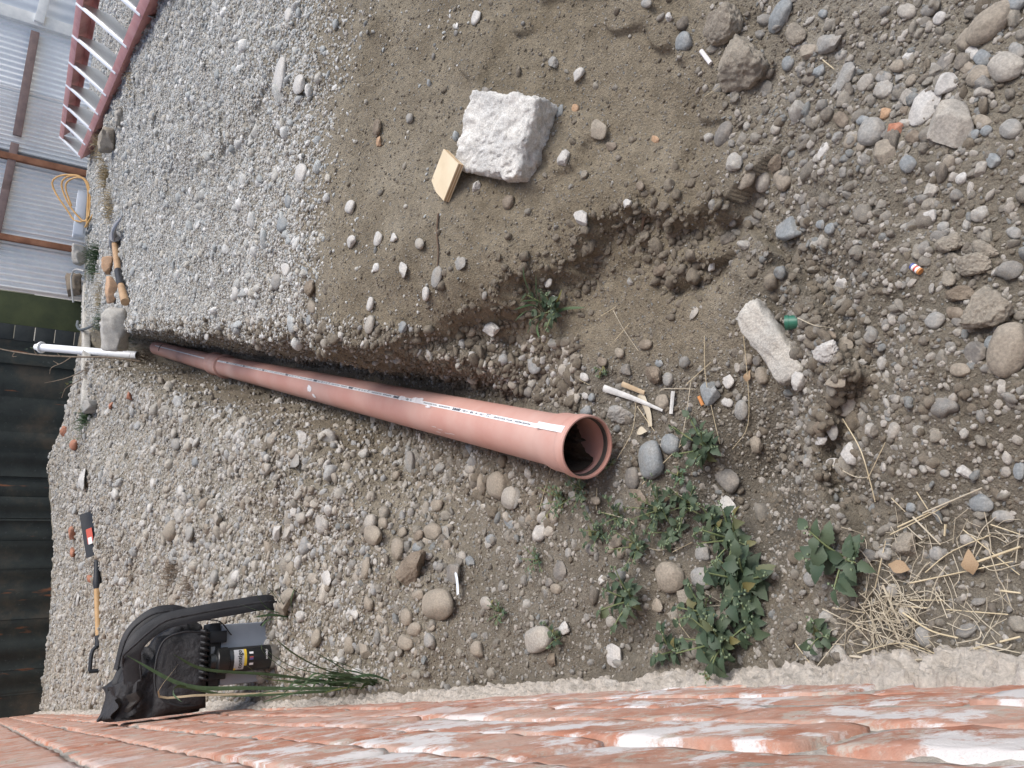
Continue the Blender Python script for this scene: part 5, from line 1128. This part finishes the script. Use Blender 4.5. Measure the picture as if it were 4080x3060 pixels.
for a in [(2225, 1232, 150, 20, .028, 'leafy weed beside the grass clump on the bank edge'), (2420, 1482, 60, 8, .016, 'tiny leafy weed just above the grey wood splinter'), (2830, 1790, 190, 26, .030, 'leafy weed right of the blue-grey cobble near the socket'),
          (2440, 1850, 50, 6, .014, 'tiny sprig at the lower rim of the pipe socket'), (2600, 1880, 60, 7, .017, 'small sprig against the large blue-grey cobble'),
          (2640, 2030, 170, 30, .022, 'bushy weed below the large blue-grey cobble'), (2560, 2175, 150, 24, .022, 'spreading weed above the trailing straw and tan rock'), (2530, 2390, 190, 22, .032, 'broad-leaved weed left of the tan double rock'),
          (2940, 2150, 190, 26, .032, 'tall leafy weed above the biggest weed near the wall'), (2990, 2310, 230, 34, .046, 'biggest leafy weed, with broad dark leaves, near the wall'), (2680, 2595, 120, 12, .032, 'small weed close to the wall left of the big weeds'),
          (2900, 2555, 220, 30, .038, 'wide leafy weed pressed against the foot of the wall'), (3370, 2225, 190, 16, .040, 'single leafy weed standing apart right of the weed patch'), (3275, 2530, 90, 10, .022, 'pale little weed beside the straw litter'),
          (2235, 2535, 100, 10, .019, 'thin sprig on the wide beige cobble'), (2760, 2010, 150, 22, .024, 'leafy weed between the dark angular rock and the bushy weed'), (2860, 2080, 160, 22, .028, 'leafy weed just above the tall weed near the wall'), (2470, 2060, 130, 20, .018, 'small-leaved sprawling weed below the socket'), (2820, 2440, 160, 20, .032, 'leafy weed between the double rock and the wall'), (2330, 1960, 150, 22, .018, 'dusty small weed just below the pipe socket'), (2400, 2120, 140, 20, .018, 'dusty weed between the low mat and the spreading weed'), (2700, 2120, 140, 18, .026, 'leafy weed above the grey round stones'), (3000, 2480, 150, 18, .036, 'broad weed at the right end of the weed patch')]: plant(*a)
for a in [(2250, 1990, 190, 44, .013, 'low mat of small-leaved weed below the pipe socket'), (2150, 2230, 130, 36, .011, 'fine-leaved weed between pipe and wall'), (2005, 2440, 120, 48, .011, 'feathery pale green weed right of the large dusty boulder'), (2720, 1900, 110, 24, .014, 'small-leaved weed in the shade of the cobbles')]: plant(*a, small=True, hgt=.6)
def blades(name, label, paths, r, mat, cat='grass', dep=None, nm='blade', flat=.18, group=None):
    b0, d0 = hit(*paths[0][0]); root = thing(name, label, cat, tuple(b0), group)
    for p in paths:
        B, d_ = hit(*p[0]); pts = [B-np.array([0, 0, .004])]
        for i, q in enumerate(p[1:]):
            g, gd = hit(*q); dd = min(d_*(1-.02*(i+1)), gd-.012); pts.append(at_depth(*q, dd))
        C_ = curve(pts, 16); t_ = np.linspace(0, 1, 16); mb = MB(); mb.tube(C_, r*random.uniform(.75, 1.2)*(.55+1.6*t_*(1-t_))*np.where(t_ > .85, (1-t_)/.15*.9+.1, 1), 5, True, flat)
        mb.build(nm, mat, root)
blades('grass_clump', 'long green grass at the wall with blades crossing the backpack', [
 [(1350, 2745), (1000, 2742), (740, 2732), (505, 2612)], [(1400, 2735), (1100, 2690), (820, 2668), (690, 2607)], [(1340, 2755), (950, 2772), (760, 2742), (705, 2735), (690, 2765), (725, 2798)], [(1450, 2725), (1250, 2720), (1000, 2770), (850, 2772)],
 [(1480, 2725), (1300, 2690), (1150, 2650), (1020, 2560)], [(1470, 2730), (1300, 2670), (1180, 2610), (1090, 2540)], [(1500, 2710), (1380, 2650), (1280, 2620)], [(1520, 2725), (1380, 2680), (1240, 2660), (1130, 2690)], [(1440, 2745), (1250, 2740), (1100, 2790)],
 [(1390, 2740), (1200, 2700), (1060, 2610), (1040, 2560)], [(1360, 2750), (1180, 2760), (1040, 2800)], [(1310, 2755), (1160, 2720), (1050, 2700), (970, 2640)], [(1470, 2715), (1340, 2690), (1220, 2700)], [(1550, 2715), (1480, 2690), (1400, 2700)],
 [(1420, 2730), (1330, 2640), (1290, 2590)], [(1460, 2740), (1380, 2740), (1290, 2760)], [(1500, 2730), (1400, 2715), (1300, 2720)], [(1440, 2720), (1360, 2660), (1240, 2590)]], .0052, MAT['blade'])
_gp = []
for _ in range(34):
    bx, by = random.uniform(1230, 1520), random.uniform(2700, 2745); L_ = random.uniform(60, 190); a_ = random.uniform(2.3, 3.7)
    _gp.append([(bx, by), (bx+L_*.5*math.cos(a_), by-L_*.4*abs(math.sin(a_))), (bx+L_*math.cos(a_+.2), by-L_*.55*math.sin(a_))])
blades('grass_clump', 'bushy short green grass at the wall right of the flask', _gp, .0040, MAT['blade'])
blades('dry_blade', 'single dry straw-coloured blade in front of the backpack', [[(1330, 2755), (1000, 2765), (800, 2770), (630, 2772), (715, 2640)]], .0032, MAT['straw'], 'grass')
blades('grass_tuft', 'small grass tuft at the foot of the backpack strap', [[(1130, 2450), (1060, 2420), (1000, 2330)], [(1130, 2450), (1050, 2440), (950, 2405)], [(1140, 2455), (1100, 2380), (1060, 2330)], [(1150, 2450), (1120, 2390), (1105, 2320)], [(1150, 2460), (1080, 2450), (1010, 2460)], [(1160, 2450), (1160, 2390), (1175, 2340)], [(1140, 2465), (1070, 2470), (1040, 2500)]], .0042, MAT['blade'])
blades('grass_clump', 'green grass clump on the crumbling bank edge above the pipe', [[(2165, 1250), (2120, 1215), (2045, 1235)], [(2165, 1248), (2120, 1180), (2090, 1110), (2085, 1060)], [(2170, 1250), (2140, 1180), (2135, 1090)], [(2160, 1255), (2100, 1240), (2050, 1280)], [(2160, 1260), (2120, 1290), (2100, 1330)], [(2175, 1250), (2160, 1200), (2150, 1170)], [(2165, 1255), (2140, 1300), (2150, 1350)], [(2180, 1250), (2220, 1200), (2240, 1150)], [(2175, 1245), (2140, 1200), (2070, 1200)], [(2185, 1260), (2250, 1230), (2330, 1225)]], .0034, MAT['blade'])
def tuft(x, y, h_px, n, sp, mat, label, r=.0025, cat='grass', curl=.5, name='grass_tuft', lift=0):
    P, dep = hit(x, y); k = dep/FPX; root = thing(name, label, cat, tuple(P)); mb = MB()
    for _ in range(n):
        b = P+np.array([random.gauss(0, sp*k), random.gauss(0, sp*k*.7), 0]); b[2] = gz(b[0], b[1])-.005; h = h_px*k*random.uniform(.45, 1.1); a = random.uniform(0, 6.28); l = h*curl*random.uniform(.3, 1.4)
        d_ = np.array([math.cos(a), math.sin(a), 0]); c2 = np.random.normal(0, .12*h, 3)
        C_ = curve([b, b+d_*l*.35+np.array([0, 0, h*.6])+c2*.5, b+d_*l+np.array([0, 0, h*random.uniform(.6, 1)])+c2], 7); mb.tube(C_, r*np.linspace(1, .3, 7), 4, False, .5)
    o = mb.build('blades', mat, root)
tuft(395, 1020, 60, 170, 22, MAT['blade'], 'green grass tuft by the fence beside the grey stone', .0035)
tuft(380, 1075, 40, 110, 20, MAT['blade'], 'low green grass between fence and broken bricks', .0035)
tuft(395, 1300, 36, 130, 40, MAT['blade'], 'strip of green grass behind the concrete kerb', .003)
tuft(400, 1180, 32, 110, 40, MAT['dry_grass'], 'strip of dry grass along the concrete kerb', .003)
tuft(345, 1670, 44, 130, 24, MAT['blade'], 'green grass tuft at the fence edge of the spoil mound', .0035)
tuft(410, 580, 50, 120, 26, MAT['dry_grass'], 'dry grass tuft on the rubble below the red frame', .003, curl=.8)
tuft(430, 700, 46, 150, 34, MAT['dry_grass'], 'dry grass tuft in front of the pale box', .003, curl=.8)
tuft(440, 820, 40, 120, 34, MAT['dry_grass'], 'dry grass tuft around the hose ends', .003, curl=.8)
tuft(520, 330, 26, 70, 40, MAT['dry_grass'], 'sparse dry grass under the red frame', .003, curl=.8)
tuft(350, 1480, 30, 60, 30, MAT['dead_weed'], 'dead stems beside the concrete kerb', .003, curl=.9)
tuft(700, 2280, 90, 70, 34, MAT['dead_weed'], 'tangle of dead brown weed on the spoil mound', .0016, 'weed', 1.0, 'dead_weed')
tuft(760, 2330, 60, 50, 30, MAT['dead_weed'], 'smaller dead weed tangle nearer the backpack', .0014, 'weed', 1.0, 'dead_weed')
tuft(590, 1420, 46, 80, 30, MAT['dead_weed'], 'dark root tangle at the foot of the vent pipe', .004, 'roots', 1.1, 'root_tangle')
def vine():
    d0 = 6.1; C_ = curve([at_depth(560, 1440, d0), at_depth(430, 1424, d0), at_depth(300, 1422, d0), at_depth(160, 1415, d0), at_depth(60, 1402, d0), at_depth(-10, 1388, d0)], 30)
    root = thing('bare_branch', 'thin bare branch rising beside the white vent pipe', 'branch', tuple(C_[0])); mb = MB(); mb.tube(C_, np.linspace(.008, .0045, 30), 6); mb.build('stem', MAT['dead_weed'], root)
    for pts in ([(285, 1422), (250, 1445), (205, 1465), (198, 1490)], [(235, 1452), (212, 1438)], [(330, 1480), (260, 1508), (178, 1526)], [(150, 1415), (140, 1405), (135, 1392)], [(330, 1510), (290, 1530), (260, 1550), (246, 1585)], [(240, 1420), (228, 1408)], [(60, 1402), (50, 1420), (66, 1420)]):
        mb = MB(); mb.tube(curve([at_depth(*p, d0-.02) for p in pts], 10), np.linspace(.0045, .002, 10), 5); mb.build('twig', MAT['dead_weed'], root)
    for (x, y) in ((110, 1388), (130, 1392), (265, 1545), (275, 1530), (255, 1565), (290, 1520)):
        o = bpy.data.objects.new('leaf', random.choice(LEAVES)); sc.collection.objects.link(o); o.parent = root; o.location = tuple(at_depth(x, y, d0-.03)-C_[0]); o.scale = (.035,)*3; o.rotation_euler = (random.uniform(0, 2), random.uniform(-1, 1), random.uniform(0, 6))
vine()

# ------------------------------------------------------------------ straw
SG = 'loose straw stalks'
def where(x, y): return min(LANDM, key=lambda l: math.hypot(l[1]-x, l[2]-y))[0]
STR = [([(3650, 2060), (3760, 2170)], 2.4), ([(3860, 2255), (4078, 2178)], 3.2), ([(3640, 2322), (4050, 2236)], 1.8), ([(3630, 2415), (4030, 2447)], 1.9), ([(3290, 2425), (3470, 2510), (3740, 2612)], 1.7), ([(3270, 2650), (3360, 2540), (3460, 2440)], 1.4), ([(3400, 2612), (3560, 2628), (3770, 2622)], 3.0), ([(3750, 2618), (4078, 2535)], 3.0), ([(3500, 2340), (3542, 2155)], 1.8), ([(4000, 2352), (4079, 2362)], 2.4), ([(3850, 2110), (4075, 2290)], 1.5), ([(3430, 2600), (3600, 2560), (3750, 2605)], 1.6), ([(3560, 2470), (3600, 2560), (3640, 2590)], 2.2), ([(3420, 2480), (3520, 2460), (3590, 2380)], 1.4), ([(3640, 2390), (3770, 2390)], 1.4), ([(3530, 2330), (3570, 2420), (3600, 2480)], 3.0), ([(3610, 2440), (3720, 2510), (3830, 2540)], 2.4), ([(3700, 2280), (3800, 2200), (3960, 2130)], 1.5), ([(3880, 2240), (3920, 2120), (3980, 2060)], 1.3), ([(3780, 2090), (3776, 2135)], 3.0), ([(3960, 2090), (4079, 2130)], 1.4), ([(3590, 2100), (3720, 2040)], 2.2), ([(3560, 2130), (3700, 2060), (3790, 2010)], 1.5), ([(3900, 2560), (4079, 2600)], 1.4), ([(3330, 2420), (3460, 2440)], 1.2),
 ([(2964, 1245), (2992, 1530), (2990, 1700), (2930, 1790)], 1.4), ([(2818, 1340), (2822, 1500), (2850, 1640), (2880, 1770)], 1.3), ([(2750, 1530), (2845, 1445)], 1.7), ([(2640, 1560), (2665, 1550), (2782, 1552)], 1.6), ([(2765, 1520), (2740, 1690), (2715, 1790)], 1.8), ([(2570, 1930), (2760, 1740)], 1.8), ([(2550, 1620), (2620, 1720)], 1.4), ([(2470, 1830), (2530, 1720), (2545, 1610)], 1.2), ([(2390, 1945), (2388, 2030)], 1.3), ([(2160, 2030), (2210, 1850)], 1.2), ([(3330, 1855), (3420, 1900), (3475, 1902)], 1.6), ([(3370, 1670), (3440, 1790), (3480, 1920), (3500, 2000)], 1.7), ([(3470, 1910), (3540, 1765)], 1.4), ([(3690, 2045), (3925, 1945)], 2.2), ([(3565, 1985), (3620, 2040)], 1.2), ([(3665, 1960), (3710, 2030)], 1.5), ([(2405, 1262), (2465, 1225)], 1.3), ([(2455, 1240), (2500, 1320), (2555, 1400)], 1.2), ([(2460, 1360), (2520, 1290)], 1.4), ([(2270, 1490), (2360, 1535)], 1.0), ([(2780, 2420), (2910, 2408)], 1.6), ([(2690, 2200), (2770, 2160)], 1.4), ([(2540, 2150), (2620, 2190), (2730, 2180)], 1.4), ([(2820, 2360), (2905, 2410)], 1.2), ([(2700, 2460), (2760, 2540)], 1.3), ([(2400, 2040), (2480, 2060), (2550, 2092)], 2.4), ([(2700, 1960), (2800, 2020), (2880, 2050)], 1.6), ([(3180, 2560), (3240, 2640)], 1.6), ([(2820, 390), (2900, 335)], 1.0), ([(3290, 245), (3335, 282)], 1.8), ([(1220, 1040), (1290, 1110)], 1.0), ([(3190, 1270), (3260, 1300), (3330, 1310)], 1.6), ([(3230, 1290), (3300, 1210)], 1.6)]
_cnt = {}
for pts, r in STR:
    a, b = pts[0], pts[-1]; L_ = math.hypot(a[0]-b[0], a[1]-b[1]); wh = where((a[0]+b[0])/2, (a[1]+b[1])/2); dx, dy = abs(a[0]-b[0]), abs(a[1]-b[1])
    lab = ('long ' if L_ > 250 else 'short ' if L_ < 120 else '') + ('thick ' if r > 2.1 else 'thin ' if r < 1.35 else '') + 'straw stalk ' + ('running sideways' if dx > 2*dy else 'running up and down' if dy > 2*dx else 'slanting up to the right' if (a[0]-b[0])*(a[1]-b[1]) < 0 else 'slanting down to the right') + ' near ' + wh
    _cnt.setdefault(lab, []).append((pts, r))
for lab, L_ in _cnt.items():
    for j, (pts, r) in enumerate(sorted(L_, key=lambda q: min(p[0] for p in q[0]))):
        l2 = lab if len(L_) == 1 else ['leftmost ', 'next leftmost ', 'third leftmost ', 'rightmost '][min(j, 3)] + lab
        stick('straw_stalk', pts, r*.001*.52, MAT['straw'] if (j+len(pts)) % 3 else MAT['straw_grey'], l2, 'straw', .008, .75, group=SG)
def litter():
    mb = MB()
    for _ in range(230):
        if random.random() < .6: x, y = random.gauss(3560, 90), random.gauss(2440, 70)
        else: x, y = random.uniform(3350, 4075), random.uniform(2050, 2620)
        if y > 2620: continue
        P, dep = hit(x, y); a = random.uniform(0, 6.28); l = random.uniform(.012, .05); d_ = np.array([math.cos(a), math.sin(a), 0])*l; c = np.random.normal(0, l*.14, 3)
        A = P-d_*.5; B = P+d_*.5; A[2] = gz(*A[:2])+random.uniform(.002, .012); B[2] = gz(*B[:2])+random.uniform(.002, .015); mid = (A+B)/2+c*np.array([1, 1, .4]); mid[2] = max(mid[2], gz(*mid[:2])+.002)
        mb.tube(curve([A, mid, B], 7), random.uniform(.0003, .0007), 4, False)
    o = build_at(mb, 'straw_litter', MAT['straw_grey'], hit(3560, 2440)[0]); tag(o, 'tangled litter of fine dry straw and roots near the wall', 'straw', kind='stuff')
litter()
for x, y, s_, lab in ((2680, 1985, .035, 'curled tan dead leaf among the weeds'), (2590, 1720, .03, 'grey dead leaf beside the round tan stone'), (2985, 1525, .022, 'orange dead leaf lying on a pale stone'), (3890, 2290, .03, 'rust-brown curled dead leaf in the straw litter'), (3640, 2270, .03, 'dull brown dead leaf tucked under the straw')):
    P, dep = hit(x, y); me = leaf_mesh(x, False); o = obj('dead_leaf', me, simple('dead_leaf', (.26, .175, .105), (.34, .25, .155), 40, .8) if 'grey' not in lab else MAT['straw_grey'], None, tuple(P+np.array([0, 0, .008]))); o.scale = (s_*1.6, s_, s_*1.5); o.rotation_euler = (.2, .3, random.uniform(0, 6)); tag(o, lab, 'leaf')
for _o in sc.objects:
    if _o.parent is None and _o.get('category') and not _o.get('kind'): _o['kind'] = 'thing'
